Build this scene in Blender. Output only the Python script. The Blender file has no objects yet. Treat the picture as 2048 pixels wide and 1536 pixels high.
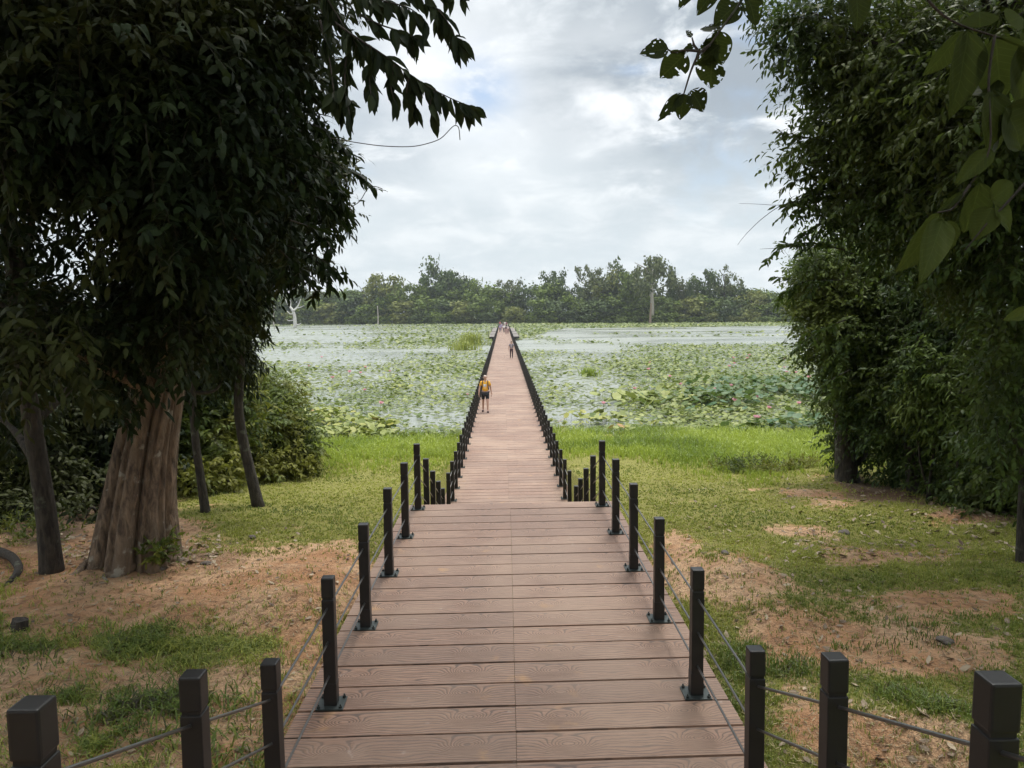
import bpy, bmesh, math, random
import numpy as np
from mathutils import Vector, Matrix

rng = np.random.default_rng(11)
random.seed(5)
SC = bpy.context.scene
COL = SC.collection
EYE = 5.5                      # camera height above the lake surface (z = 0)
F, TH, YAW, ROLL = 1540.0, .0943, .0072, -.0106   # focal length in photo pixels, pitch, yaw, roll

# ------------------------------------------------------------------ camera helpers
def ray(px, py):
    a = (np.asarray(px, float) - 1024) / F; b = (np.asarray(py, float) - 768) / F
    a, b = a*math.cos(ROLL) + b*math.sin(ROLL), -a*math.sin(ROLL) + b*math.cos(ROLL)
    y = math.cos(TH) - b*math.sin(TH); z = -(math.sin(TH) + b*math.cos(TH))
    return a*math.cos(YAW) + y*math.sin(YAW), -a*math.sin(YAW) + y*math.cos(YAW), z

def at_y(px, py, Y):
    x, y, z = ray(px, py); t = Y / y
    return np.stack([x*t, y*t, EYE + z*t], -1)

def at_z(px, py, z0):
    x, y, z = ray(px, py); t = (z0 - EYE) / z
    return np.stack([x*t, y*t, z*t + EYE], -1)

def to_px(P):
    P = np.asarray(P, float); X, Y, Z = P[..., 0], P[..., 1], P[..., 2] - EYE
    x = X*math.cos(YAW) - Y*math.sin(YAW); y = X*math.sin(YAW) + Y*math.cos(YAW)
    d = y*math.cos(TH) - Z*math.sin(TH); v = -Z*math.cos(TH) - y*math.sin(TH)
    d = np.where(d < .05, .05, d)
    a = x/d; b = v/d
    return (1024 + F*(a*math.cos(ROLL) - b*math.sin(ROLL)), 768 + F*(a*math.sin(ROLL) + b*math.cos(ROLL)))

# ------------------------------------------------------------------ value noise (numpy)
_tab = np.random.default_rng(3).random(4096)
def _h(ix, iy, s): return _tab[(ix*73 + iy*1571 + s*337 + (ix*iy) % 97*13) % 4096]
def vnoise(x, y, s=0):
    ix = np.floor(x).astype(int); iy = np.floor(y).astype(int); fx = x-ix; fy = y-iy
    fx = fx*fx*(3-2*fx); fy = fy*fy*(3-2*fy)
    return (_h(ix, iy, s)*(1-fx)+_h(ix+1, iy, s)*fx)*(1-fy) + (_h(ix, iy+1, s)*(1-fx)+_h(ix+1, iy+1, s)*fx)*fy
def fbm(x, y, o=4, s=0):
    t = 0; a = .5; n = 0
    for k in range(o):
        t = t + a*vnoise(x*2**k, y*2**k, s+k); n += a; a *= .5
    return t/n

# ------------------------------------------------------------------ mesh helpers
class MB:
    def __init__(s): s.V = []; s.F3 = []; s.F4 = []; s.T = []; s.UV = []; s.n = 0
    def add(s, V, F3=None, F4=None, tint=None, uv=None):
        V = np.asarray(V, float).reshape(-1, 3)
        s.V.append(V)
        if F3 is not None and len(F3): s.F3.append(np.asarray(F3, int).reshape(-1, 3) + s.n)
        if F4 is not None and len(F4): s.F4.append(np.asarray(F4, int).reshape(-1, 4) + s.n)
        s.T.append(np.broadcast_to(np.asarray(0. if tint is None else tint, float), (len(V),)))
        s.UV.append(np.zeros((len(V), 2)) if uv is None else np.asarray(uv, float))
        s.n += len(V)
    def box(s, c, d, shear=0., tint=None, uvf=None):
        c = np.array(c, float); d = np.array(d, float)/2
        q = np.array([[-1,-1,-1],[1,-1,-1],[1,1,-1],[-1,1,-1],[-1,-1,1],[1,-1,1],[1,1,1],[-1,1,1]], float)*d
        uv = q[:, :2] + d[:2]
        V = q + c; V[:, 1] += shear*V[:, 0]
        s.add(V, F4=[[0,3,2,1],[4,5,6,7],[0,1,5,4],[1,2,6,5],[2,3,7,6],[3,0,4,7]], tint=tint, uv=uv)
    def tube(s, path, rad, n=8, prof=None, tint=0., cap=True):
        P = np.asarray(path, float); m = len(P); R = np.broadcast_to(np.asarray(rad, float), (m,))
        T = np.gradient(P, axis=0); T /= np.linalg.norm(T, axis=1)[:, None]+1e-9
        ref = np.array([0, 1., 0]) if abs(T[:, 1]).mean() < .8 else np.array([1., 0, 0])
        A = np.cross(T, ref); A /= np.linalg.norm(A, axis=1)[:, None]+1e-9; B = np.cross(T, A)
        th = np.arange(n)/n*2*math.pi
        rr = R[:, None]*np.ones(n)[None]
        if prof is not None: rr = rr*prof(th[None], np.linspace(0, 1, m)[:, None])
        V = P[:, None] + rr[..., None]*(np.cos(th)[None, :, None]*A[:, None] + np.sin(th)[None, :, None]*B[:, None])
        i = np.arange(m-1)[:, None]*n; j = np.arange(n)[None]; k = (j+1) % n
        F4 = np.stack([i+j, i+k, i+n+k, i+n+j], -1).reshape(-1, 4)
        uv = np.stack([np.broadcast_to(th[None]/(2*math.pi), (m, n)), np.broadcast_to(np.linspace(0, 1, m)[:, None], (m, n))], -1).reshape(-1, 2)
        V = V.reshape(-1, 3); F3 = []
        if cap:
            V = np.vstack([V, P[0], P[-1]]); uv = np.vstack([uv, [0, 0], [0, 1]])
            F3 = [[m*n, (q+1) % n, q] for q in range(n)] + [[m*n+1, (m-1)*n+q, (m-1)*n+(q+1) % n] for q in range(n)]
        s.add(V, F3=F3, F4=F4, tint=tint, uv=uv)
    def mesh(s, name, smooth=False):
        V = np.vstack(s.V).astype(np.float32); T = np.concatenate(s.T).astype(np.float32); UV = np.vstack(s.UV).astype(np.float32)
        f3 = np.vstack(s.F3) if s.F3 else np.zeros((0, 3), int); f4 = np.vstack(s.F4) if s.F4 else np.zeros((0, 4), int)
        me = bpy.data.meshes.new(name)
        me.vertices.add(len(V)); me.vertices.foreach_set('co', V.ravel())
        li = np.concatenate([f3.ravel(), f4.ravel()]).astype(np.int32)
        me.loops.add(len(li)); me.loops.foreach_set('vertex_index', li)
        st = np.concatenate([np.arange(len(f3))*3, len(f3)*3 + np.arange(len(f4))*4]).astype(np.int32)
        me.polygons.add(len(st)); me.polygons.foreach_set('loop_start', st)
        me.polygons.foreach_set('use_smooth', np.full(len(st), bool(smooth)))
        a = me.attributes.new('tint', 'FLOAT', 'POINT'); a.data.foreach_set('value', T)
        u = me.uv_layers.new(name='UVMap'); u.data.foreach_set('uv', UV[li].ravel())
        me.update(calc_edges=True); me.validate()
        return me
    def build(s, name, mat, parent=None, smooth=False, loc=None):
        o = bpy.data.objects.new(name, s.mesh(name, smooth)); COL.objects.link(o)
        o.data.materials.append(mat)
        if parent: o.parent = parent
        if loc is not None: o.location = loc
        return o

def tag(o, label=None, cat=None, group=None, kind=None):
    if label: o['label'] = label
    if cat: o['category'] = cat
    if group: o['group'] = group
    if kind: o['kind'] = kind
    return o
def empty(name, loc=(0, 0, 0), label=None, cat=None, group=None):
    o = bpy.data.objects.new(name, None); COL.objects.link(o); o.location = loc; o.empty_display_size = .2
    return tag(o, label, cat, group)
def copy_tree(o, parent=None):
    c = o.copy(); COL.objects.link(c); c.parent = parent
    for ch in list(o.children): copy_tree(ch, c)
    return c
def local(mb, origin):
    for i in range(len(mb.V)): mb.V[i] = mb.V[i] - np.array(origin)
    return mb

# ------------------------------------------------------------------ materials
def nmat(name):
    m = bpy.data.materials.new(name); m.use_nodes = True; nt = m.node_tree
    return m, nt, nt.nodes['Principled BSDF'], nt.nodes['Material Output']
def N(nt, t, **k):
    n = nt.nodes.new(t)
    for a, b in k.items():
        if a in ('operation', 'blend_type', 'data_type', 'noise_dimensions', 'attribute_name', 'feature', 'sky_type', 'sun_disc', 'wave_type', 'interpolation_type', 'clamp'): setattr(n, a, b)
        else: n.inputs[a.replace('_', ' ')].default_value = b
    return n
def L(nt, a, b): nt.links.new(a, b)
def math_(nt, op, a, b=None, c=None):
    n = nt.nodes.new('ShaderNodeMath'); n.operation = op
    for i, v in enumerate((a, b, c)):
        if v is None: continue
        if isinstance(v, (int, float)): n.inputs[i].default_value = v
        else: L(nt, v, n.inputs[i])
    return n.outputs[0]
def mixc(nt, f, a, b, bt='MIX'):
    n = nt.nodes.new('ShaderNodeMix'); n.data_type = 'RGBA'; n.blend_type = bt
    for i, v in ((0, f), (6, a), (7, b)):
        if isinstance(v, (int, float)): n.inputs[i].default_value = v
        elif isinstance(v, (tuple, list)): n.inputs[i].default_value = (*v, 1)[:4]
        else: L(nt, v, n.inputs[i])
    return n.outputs[2]
def ramp(nt, v, a, b):
    n = nt.nodes.new('ShaderNodeMapRange'); L(nt, v, n.inputs[0]); n.inputs[1].default_value = a; n.inputs[2].default_value = b
    n.interpolation_type = 'SMOOTHSTEP'; return n.outputs[0]
def noise(nt, scale, detail=4, rough=.55, vec=None, dist=0.):
    n = N(nt, 'ShaderNodeTexNoise', Scale=scale, Detail=detail, Roughness=rough, Distortion=dist)
    if vec is not None: L(nt, vec, n.inputs['Vector'])
    return n.outputs[0]
def attr(nt, name='tint'):
    n = nt.nodes.new('ShaderNodeAttribute'); n.attribute_name = name; return n.outputs['Fac']
def bump(nt, h, strength, dist, bsdf):
    b = N(nt, 'ShaderNodeBump', Strength=strength, Distance=dist); L(nt, h, b.inputs['Height']); L(nt, b.outputs[0], bsdf.inputs['Normal'])
def objco(nt): return nt.nodes.new('ShaderNodeTexCoord').outputs['Object']

def plain(name, col, rough=.6, metal=0., var=.15, scale=8.):
    m, nt, b, o = nmat(name)
    n = noise(nt, scale, 5, vec=objco(nt))
    c = mixc(nt, n, tuple(x*(1-var) for x in col), tuple(min(1, x*(1+var)) for x in col))
    L(nt, c, b.inputs['Base Color']); b.inputs['Roughness'].default_value = rough; b.inputs['Metallic'].default_value = metal
    return m

def leafmat(name, dark, light, rough=.42, transl=.25, twig=(.05, .04, .03), spec=.5, tcol=None, veins=False, patch=None):
    m, nt, b, o = nmat(name); t = attr(nt)
    c = mixc(nt, ramp(nt, t, 0., 1.), dark, light)
    if patch:      # slow change of hue from clump to clump
        c = mixc(nt, ramp(nt, noise(nt, patch[0], 3, vec=objco(nt)), .42, .62), c, mixc(nt, .75, c, patch[1]))
    if veins:
        uv = nt.nodes.new('ShaderNodeUVMap').outputs[0]; s = nt.nodes.new('ShaderNodeSeparateXYZ'); L(nt, uv, s.inputs[0])
        ax = math_(nt, 'ABSOLUTE', s.outputs[0])
        w = math_(nt, 'SINE', math_(nt, 'MULTIPLY', math_(nt, 'SUBTRACT', s.outputs[1], math_(nt, 'MULTIPLY', ax, .55)), 60.))
        v = math_(nt, 'MAXIMUM', ramp(nt, w, .9, 1.), ramp(nt, ax, .02, .008))
        c = mixc(nt, math_(nt, 'MULTIPLY', v, .2), c, tuple(min(1, x*2.2+.01) for x in light))
        bl = noise(nt, 14, 4, vec=uv); c = mixc(nt, ramp(nt, bl, .62, .74), c, (.05, .035, .012))
    c2 = mixc(nt, math_(nt, 'LESS_THAN', t, -.2), c, twig)
    L(nt, c2, b.inputs['Base Color']); b.inputs['Roughness'].default_value = rough
    b.inputs['Specular IOR Level'].default_value = spec
    if transl > 0:
        tr = nt.nodes.new('ShaderNodeBsdfTranslucent')
        L(nt, mixc(nt, .45, c2, tcol or tuple(min(1, x*1.6) for x in light)), tr.inputs[0])
        mx = nt.nodes.new('ShaderNodeMixShader'); mx.inputs[0].default_value = transl
        L(nt, b.outputs[0], mx.inputs[1]); L(nt, tr.outputs[0], mx.inputs[2]); L(nt, mx.outputs[0], o.inputs[0])
    return m

def barkmat(name, dark, light, stretch=(6, 6, 1.2), bs=.5, lichen=None):
    m, nt, b, o = nmat(name)
    mp = nt.nodes.new('ShaderNodeMapping'); L(nt, objco(nt), mp.inputs[0]); mp.inputs['Scale'].default_value = stretch
    n = noise(nt, 3.5, 8, .65, mp.outputs[0], .4); n2 = noise(nt, 1.3, 3, .5, objco(nt))
    c = mixc(nt, ramp(nt, n, .3, .7), dark, light)
    c = mixc(nt, ramp(nt, n2, .45, .7), c, tuple(x*.62 for x in light))
    if lichen: c = mixc(nt, ramp(nt, noise(nt, 5, 5, vec=objco(nt)), .6, .68), c, lichen)
    L(nt, c, b.inputs['Base Color']); b.inputs['Roughness'].default_value = .85; bump(nt, n, bs, .06, b)
    return m

def deckmat(name, lift=0.):
    m, nt, b, o = nmat(name)
    uv = nt.nodes.new('ShaderNodeUVMap').outputs[0]; s = nt.nodes.new('ShaderNodeSeparateXYZ'); L(nt, uv, s.inputs[0])
    u, v = s.outputs[0], s.outputs[1]; t = attr(nt)
    jit = math_(nt, 'MULTIPLY', math_(nt, 'SINE', math_(nt, 'MULTIPLY', t, 91.)), .035)
    cv = nt.nodes.new('ShaderNodeCombineXYZ'); L(nt, math_(nt, 'MULTIPLY', u, 1.6), cv.inputs[0]); L(nt, math_(nt, 'MULTIPLY', v, 7.), cv.inputs[1]); L(nt, math_(nt, 'MULTIPLY', t, 3.), cv.inputs[2])
    wob = noise(nt, 1.6, 3, .5, cv.outputs[0])
    f = math_(nt, 'ADD', math_(nt, 'MULTIPLY', v, 1.), math_(nt, 'MULTIPLY', wob, .07))
    for uk, vk, amp in ((.36, .17, .27), (1.29, .2, .30), (.84, .05, .03)):
        du = math_(nt, 'DIVIDE', math_(nt, 'ADD', math_(nt, 'SUBTRACT', u, uk), jit), .125); dv = math_(nt, 'DIVIDE', math_(nt, 'SUBTRACT', v, vk), .075)
        r2 = math_(nt, 'ADD', math_(nt, 'MULTIPLY', du, du), math_(nt, 'MULTIPLY', dv, dv))
        f = math_(nt, 'ADD', f, math_(nt, 'MULTIPLY', math_(nt, 'POWER', 2.718, math_(nt, 'MULTIPLY', r2, -.8)), amp))
    w = math_(nt, 'SINE', math_(nt, 'MULTIPLY', f, 6.283/.036))
    fine = noise(nt, 1., 5, .6, None)
    cv2 = nt.nodes.new('ShaderNodeCombineXYZ'); L(nt, math_(nt, 'MULTIPLY', u, 3.), cv2.inputs[0]); L(nt, math_(nt, 'MULTIPLY', v, 60.), cv2.inputs[1]); L(nt, math_(nt, 'MULTIPLY', t, 9.), cv2.inputs[2])
    fine = noise(nt, 2., 4, .6, cv2.outputs[0])
    groove = ramp(nt, w, -.35, -.95)
    base = mixc(nt, ramp(nt, fine, .3, .7), (.185, .099, .062), (.33, .194, .132))
    base = mixc(nt, math_(nt, 'MULTIPLY', groove, .9), base, (.07, .046, .037))
    big = noise(nt, .55, 4, .6, objco(nt)); base = mixc(nt, ramp(nt, big, .38, .66), base, mixc(nt, .5, base, (.39, .27, .19)))
    base = mixc(nt, math_(nt, 'MULTIPLY', math_(nt, 'FRACT', math_(nt, 'MULTIPLY', t, 7.13)), .42), base, (.15, .095, .07))
    rust = noise(nt, 2.6, 4, .55, objco(nt)); base = mixc(nt, math_(nt, 'MULTIPLY', ramp(nt, rust, .64, .8), .6), base, (.45, .25, .10))
    pale = noise(nt, 7., 4, .6, objco(nt)); base = mixc(nt, math_(nt, 'MULTIPLY', ramp(nt, pale, .66, .8), .5), base, (.5, .42, .37))
    L(nt, base, b.inputs['Base Color']); b.inputs['Roughness'].default_value = .62
    bump(nt, math_(nt, 'ADD', w, math_(nt, 'MULTIPLY', fine, .8)), .5, .0028, b)
    return m

M = {}
M['deck'] = deckmat('embossed_plank')
M['post'] = plain('dark_paint', (.0125, .0115, .011), .45, .0, .6, 9)
M['plate'] = plain('steel_plate', (.055, .065, .062), .45, .6, .3, 9)
M['rod'] = plain('steel_rod', (.17, .165, .16), .35, .85, .25, 20)
M['concrete'] = plain('pile_concrete', (.16, .14, .125), .85)
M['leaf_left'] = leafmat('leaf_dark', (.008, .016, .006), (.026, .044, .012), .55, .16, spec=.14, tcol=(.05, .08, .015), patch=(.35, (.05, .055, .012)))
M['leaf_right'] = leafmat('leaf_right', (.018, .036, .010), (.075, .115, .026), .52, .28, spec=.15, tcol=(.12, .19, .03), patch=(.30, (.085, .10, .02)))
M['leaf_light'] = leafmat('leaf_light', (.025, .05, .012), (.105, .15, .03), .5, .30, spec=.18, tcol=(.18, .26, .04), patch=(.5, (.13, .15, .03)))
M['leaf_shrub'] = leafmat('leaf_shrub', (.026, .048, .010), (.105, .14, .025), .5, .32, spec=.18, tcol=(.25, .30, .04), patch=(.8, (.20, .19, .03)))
M['leaf_hero'] = leafmat('leaf_hero', (.012, .020, .009), (.032, .046, .016), .5, .22, spec=.15, veins=True)
M['leaf_broad'] = leafmat('leaf_broad', (.014, .021, .007), (.056, .074, .016), .6, .34, spec=.08, veins=True, tcol=(.115, .15, .026))
M['far1'] = leafmat('far_green', (.046, .076, .016), (.15, .20, .036), .6, .12, spec=.1, patch=(.12, (.10, .11, .04)))
M['far2'] = leafmat('far_dark', (.034, .056, .020), (.10, .135, .042), .6, .1, spec=.1, patch=(.12, (.06, .085, .035)))
M['far3'] = leafmat('far_olive', (.075, .095, .024), (.20, .21, .055), .6, .14, spec=.1)
M['far4'] = leafmat('far_grey', (.05, .066, .028), (.135, .155, .06), .6, .1, spec=.1)
M['bark_big'] = barkmat('bark_big', (.06, .042, .03), (.31, .225, .155), (4.5, 4.5, 1.3), 1., (.36, .33, .27))
M['bark_dark'] = barkmat('bark_dark', (.018, .014, .011), (.075, .06, .046), (6, 6, 1.5), .8, (.10, .105, .075))
M['bark_pale'] = barkmat('bark_pale', (.25, .22, .18), (.5, .46, .4), (1, 1, .2), .3)
M['bone'] = barkmat('bark_bone', (.4, .38, .35), (.62, .6, .57), (2, 2, .4), .3)

# ------------------------------------------------------------------ terrain
SH = .028                       # the planks and posts stand slightly askew to the walkway
AX = .041                       # axis of the walkway
def shore_far(X): return np.clip(345 - .38*np.asarray(X), 190, 560)
_yb = np.array([-80, -8, -2, 1, 3, 9, 12, 14, 18, 22, 26, 30, 33, 36, 42, 60])
_zb = np.array([4.2, 4.0, 3.4, 2.7, 2.33, 2.28, 2.12, 1.9, 1.42, 1.02, .62, .24, -.03, -.35, -.9, -1.1])
BUMPS = [  # photo point, assumed height, radius x/y, lift
    (620, 1165, 2.2, .6, .6, .16), (560, 1230, 2.2, .9, .5, .15), (640, 1240, 2.2, .5, .5, .12), (1850, 1490, 2.3, .55, .55, .32), (1420, 1120, 2.2, .5, .7, .16), (1480, 1180, 2.2, .5, .6, .16), (1560, 1250, 2.2, .5, .4, .12),
    (1690, 955, 1.3, 1.3, .8, .22), (270, 1110, 2.2, 1.3, .8, .10), (1640, 1240, 2.2, .8, .7, .08), (1900, 1330, 2.2, 1., .6, .10)]
_bw = [(at_z(a, b, c), rx, ry, h) for a, b, c, rx, ry, h in BUMPS]
def gz(X, Y):
    X = np.asarray(X, float); Y = np.asarray(Y, float)
    Ye = Y + (fbm(X*.12+40, Y*.12+9, 3, 5)-.5)*5*np.clip((Y-14)/10, 0, 1)
    z = np.interp(Ye, _yb, _zb)
    near = np.clip((34-Y)/8, 0, 1)
    z = z + near*((fbm(X*.35+7, Y*.35+3, 3, 1)-.5)*.26 + (fbm(X*1.7, Y*1.7, 3, 2)-.5)*.15 + (fbm(X*5.5+3, Y*5.5, 3, 4)-.5)*.06)
    for p, rx, ry, h in _bw: z = z + h*np.exp(-((X-p[0])/rx)**2-((Y-p[1])/ry)**2)
    d = np.abs(X-AX); z = z - near*.14*np.exp(-((d-1.5)/.55)**2)*np.clip((12-Y)/3, 0, 1)
    z = np.where(d < 1.65, np.minimum(z, np.interp(Y, [-3, .9, 4.4, 12, 16.3, 30], [3.2, 3.2, 2.2, 2.1, .4, -.4])), z)
    fb = np.clip((Y-shore_far(X)+4)/14, 0, 1)
    z = np.where(Y > 60, np.maximum(z, -1.1 + fb*(2.3+.6*fbm(X*.03, Y*.03, 3, 8))), z)
    return z

def on_ground(px, py, it=25):
    x, y, z = ray(px, py); t = (2.2-EYE)/z
    for _ in range(it):
        zz = gz(x*t, y*t); t = .5*t + .5*(zz-EYE)/z
    return np.stack([x*t, y*t, EYE+z*t], -1)

# share of grass over bare soil, from broad patches of the place: (photo point, radii, amount)
PATCH = [(330, 1170, 420, 75, -1.3), (640, 1150, 110, 60, -.9), (600, 1270, 110, 80, -.75), (120, 1290, 150, 60, -.35), (300, 1400, 260, 120, .12), (560, 1480, 90, 90, -.3),
         (480, 1430, 60, 60, -.5), (1450, 1160, 130, 55, -1.1), (1570, 1250, 120, 45, -.75), (1720, 1290, 150, 45, -1.2), (1890, 1310, 170, 50, -.8),
         (1800, 1110, 200, 26, -.75), (1900, 1200, 200, 38, -.85), (1860, 1490, 150, 70, -1.5), (1640, 1440, 150, 90, -.45), (1700, 985, 130, 35, -.8),
         (1950, 1030, 150, 40, -.8), (1350, 1090, 40, 30, -.7), (140, 1060, 260, 60, -1.2), (1620, 1060, 120, 16, -.5)]
def vegmask(P):
    x, y = to_px(P); v = np.full(x.shape, 1.0)
    for a, b, rx, ry, k in PATCH: v = v + k*np.exp(-((x-a)/rx)**2-((y-b)/ry)**2)
    near_l = np.clip((1330-y)/-60, 0, 1)*(x < 1000)
    v = v + (fbm(P[..., 0]*.9+3, P[..., 1]*.9, 4, 21)-.5)*1.0 + near_l*((fbm(P[..., 0]*2.6, P[..., 1]*2.6, 3, 29)-.5)*2.2+.05) + (fbm(P[..., 0]*5, P[..., 1]*5, 3, 25)-.5)*.5
    left_near = np.clip((1290-y)/-60, 0, 1)*(x < 1000)
    v = v - .76*left_near - .12*left_near*(x < 350)
    return np.clip(v, 0, 1)

def humus_shade(P):  # dark leaf litter, with the shade under the trees put into the soil colour
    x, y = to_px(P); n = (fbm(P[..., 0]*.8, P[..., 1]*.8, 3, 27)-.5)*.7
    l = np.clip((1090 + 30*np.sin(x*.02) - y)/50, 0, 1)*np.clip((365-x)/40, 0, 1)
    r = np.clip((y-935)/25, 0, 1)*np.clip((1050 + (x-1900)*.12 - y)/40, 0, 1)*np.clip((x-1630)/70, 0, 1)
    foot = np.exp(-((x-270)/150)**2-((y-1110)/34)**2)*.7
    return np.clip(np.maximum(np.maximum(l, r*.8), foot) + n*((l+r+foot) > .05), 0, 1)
def grid_object(name, xs, ys, zf, mat):
    X, Y = np.meshgrid(xs, ys); Z = zf(X, Y); V = np.stack([X, Y, Z], -1)
    n, m = len(ys), len(xs); i = np.arange(n-1)[:, None]*m; j = np.arange(m-1)[None]
    F4 = np.stack([i+j, i+j+1, i+m+j+1, i+m+j], -1).reshape(-1, 4)
    mb = MB(); mb.add(V.reshape(-1, 3), F4=F4, tint=vegmask(V).ravel(), uv=np.stack([humus_shade(V).ravel(), 0*V[..., 0].ravel()], -1)); return mb.build(name, mat, smooth=True)

m, nt, b, o = nmat('soil_and_turf')
co = objco(nt); n1 = noise(nt, 1.1, 6, .6, co); n2 = noise(nt, 9, 6, .65, co); n3 = noise(nt, 42, 4, .6, co)
soil = mixc(nt, ramp(nt, n1, .35, .65), (.46, .245, .125), (.62, .405, .245))
soil = mixc(nt, math_(nt, 'MULTIPLY', ramp(nt, n2, .46, .68), .75), soil, (.22, .125, .075))
soil = mixc(nt, math_(nt, 'MULTIPLY', ramp(nt, n3, .55, .75), .5), soil, (.17, .115, .07))
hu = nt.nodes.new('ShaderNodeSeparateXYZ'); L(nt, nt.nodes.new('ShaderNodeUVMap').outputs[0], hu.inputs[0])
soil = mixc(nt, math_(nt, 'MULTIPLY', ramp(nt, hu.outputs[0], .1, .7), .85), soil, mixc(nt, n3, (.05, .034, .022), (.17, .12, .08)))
turf = mixc(nt, n2, (.18, .19, .036), (.31, .295, .072)); turf = mixc(nt, ramp(nt, n3, .4, .75), turf, (.20, .16, .075))
g = ramp(nt, math_(nt, 'ADD', attr(nt), math_(nt, 'MULTIPLY', math_(nt, 'SUBTRACT', n2, .5), .9)), .38, .62)
sp = nt.nodes.new('ShaderNodeSeparateXYZ'); L(nt, co, sp.inputs[0])
col = mixc(nt, g, soil, turf)
col = mixc(nt, ramp(nt, sp.outputs[2], .25, -.15), col, (.05, .045, .025))
col = mixc(nt, ramp(nt, sp.outputs[1], 100, 200), col, (.07, .09, .03))
L(nt, col, b.inputs['Base Color']); b.inputs['Roughness'].default_value = .95; b.inputs['Specular IOR Level'].default_value = .2
bump(nt, math_(nt, 'ADD', n2, math_(nt, 'MULTIPLY', n3, .6)), 1., .08, b)
M['ground'] = m
xs = np.concatenate([np.linspace(-1500, -26, 50), np.arange(-25, 25, .15), np.linspace(26, 1500, 50)])
ys = np.concatenate([np.linspace(-60, -6, 10), np.arange(-5.5, 42, .15), np.linspace(44, 180, 14), np.linspace(188, 580, 66), np.linspace(620, 2500, 8)])
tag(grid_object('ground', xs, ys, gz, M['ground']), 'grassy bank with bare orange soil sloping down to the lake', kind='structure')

# lake
m, nt, b, o = nmat('lake_water')
co = objco(nt); mp = nt.nodes.new('ShaderNodeMapping'); L(nt, co, mp.inputs[0]); mp.inputs['Scale'].default_value = (.8, 1.6, 1)
w1 = noise(nt, 2.2, 4, .6, mp.outputs[0]); w2 = noise(nt, .035, 3, .5, mp.outputs[0])
L(nt, mixc(nt, w2, (.17, .185, .15), (.25, .262, .22)), b.inputs['Base Color']); b.inputs['IOR'].default_value = 1.6
L(nt, math_(nt, 'ADD', math_(nt, 'MULTIPLY', ramp(nt, w2, .36, .6), .20), .16), b.inputs['Roughness'])
bump(nt, w1, .45, .06, b)
M['water'] = m
mb = MB(); X, Y = np.meshgrid(np.linspace(-900, 900, 40), np.concatenate([np.linspace(29, 300, 40), np.linspace(310, 650, 20)])); V = np.stack([X, Y, X*0], -1)
i = np.arange(X.shape[0]-1)[:, None]*40; j = np.arange(39)[None]
mb.add(V.reshape(-1, 3), F4=np.stack([i+j, i+j+1, i+41+j, i+40+j], -1).reshape(-1, 4))
tag(mb.build('lake_water', M['water'], smooth=True), 'still lake half covered by lotus leaves', kind='structure')

# ------------------------------------------------------------------ lotus leaves
def lotus_density(P):
    px, py = to_px(P); X, Y = P[:, 0], P[:, 1]
    rot_ax = AX - .0034*(Y-16); dx = X-rot_ax
    n = fbm(X*.07+11, Y*.05, 4, 31); n2 = fbm(X*.35, Y*.22, 3, 33); stre = fbm(X*.02+5, Y*.09, 4, 35)
    right = dx > 0
    d = np.where(py > 700, .49 + (n-.5)*1.5 + (n2-.5)*.7, .42 + (n-.5)*1.6 + (n2-.5)*.5)
    # right side: open water far off, a lotus margin along the far bank, thinner cover beside the walkway
    yt = 688 - 20*np.clip((1180-px)/120, 0, 1) + (n-.5)*14; yb = 657 - 5*np.clip((px-1250)/350, 0, 1) + 22*np.clip((1130-px)/90, 0, 1) + (stre-.5)*8
    open_r = right & (py < yt) & (py > yb)
    d = np.where(open_r, np.where(stre > .66, .8, .0), d)
    d = np.where(right & (py <= yb), 1.0, d)
    d = np.where(right & (py > 690) & (px < 1330), d - .42*np.exp(-((px-1130-(py-700)*.5)/110)**2), d)
    d = np.where(right & (px > 1240) & (py > 690), d + .18, d)
    # left side: streaked water far off, thicker band across the middle
    far_l = (~right) & (py < 725)
    d = np.where(far_l, np.where(stre + .25*np.clip((px-690+90*(n-.5))/130, 0, 1) + .15*(py < 652) > .60, .65, .08), d)
    d = np.where((~right) & (px > 820) & (px < 965) & (py > 745), d - .22, d)
    d = np.where(py < 649 , np.where(right, 1., .55), d)
    # reed-like margin at the near bank
    d = np.where(Y < 36.5, d + .25, d)
    return np.clip(d, 0, 1)
def deck_clear(P, w=1.9):
    return np.abs(P[:, 0] - (AX-.0034*(P[:, 1]-16))) > w
mb = MB()
def pads(P, r, tilt, h, tint, k=7):
    n = len(P); th = np.arange(k)/k*2*math.pi
    a = rng.random(n)*6.283; nx = np.cos(a)*tilt; ny = np.sin(a)*tilt
    ph = rng.random(n)*6.283
    rr = r[:, None]*(1+.12*np.sin(2*th[None]+ph[:, None])+.08*rng.standard_normal((n, k)))
    x = rr*np.cos(th+ph[:, None]); y = rr*np.sin(th+ph[:, None])
    cup = np.clip(h, 0, .5)*.25
    z = h[:, None] + x*nx[:, None] + y*ny[:, None] + rr*cup[:, None]*(1+.5*np.sin(3*th[None]+ph[:, None]))
    ring = np.stack([P[:, :1]+x, P[:, 1:2]+y, z], -1)
    cen = np.stack([P[:, 0], P[:, 1], h], -1)[:, None]
    V = np.concatenate([ring, cen], 1); base = np.arange(n)[:, None]*(k+1)
    j = np.arange(k); F = np.stack([base+j, base+(j+1) % k, base+k+0*j], -1).reshape(-1, 3)
    mb.add(V.reshape(-1, 3), F3=F, tint=np.repeat(tint, k+1))
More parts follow.
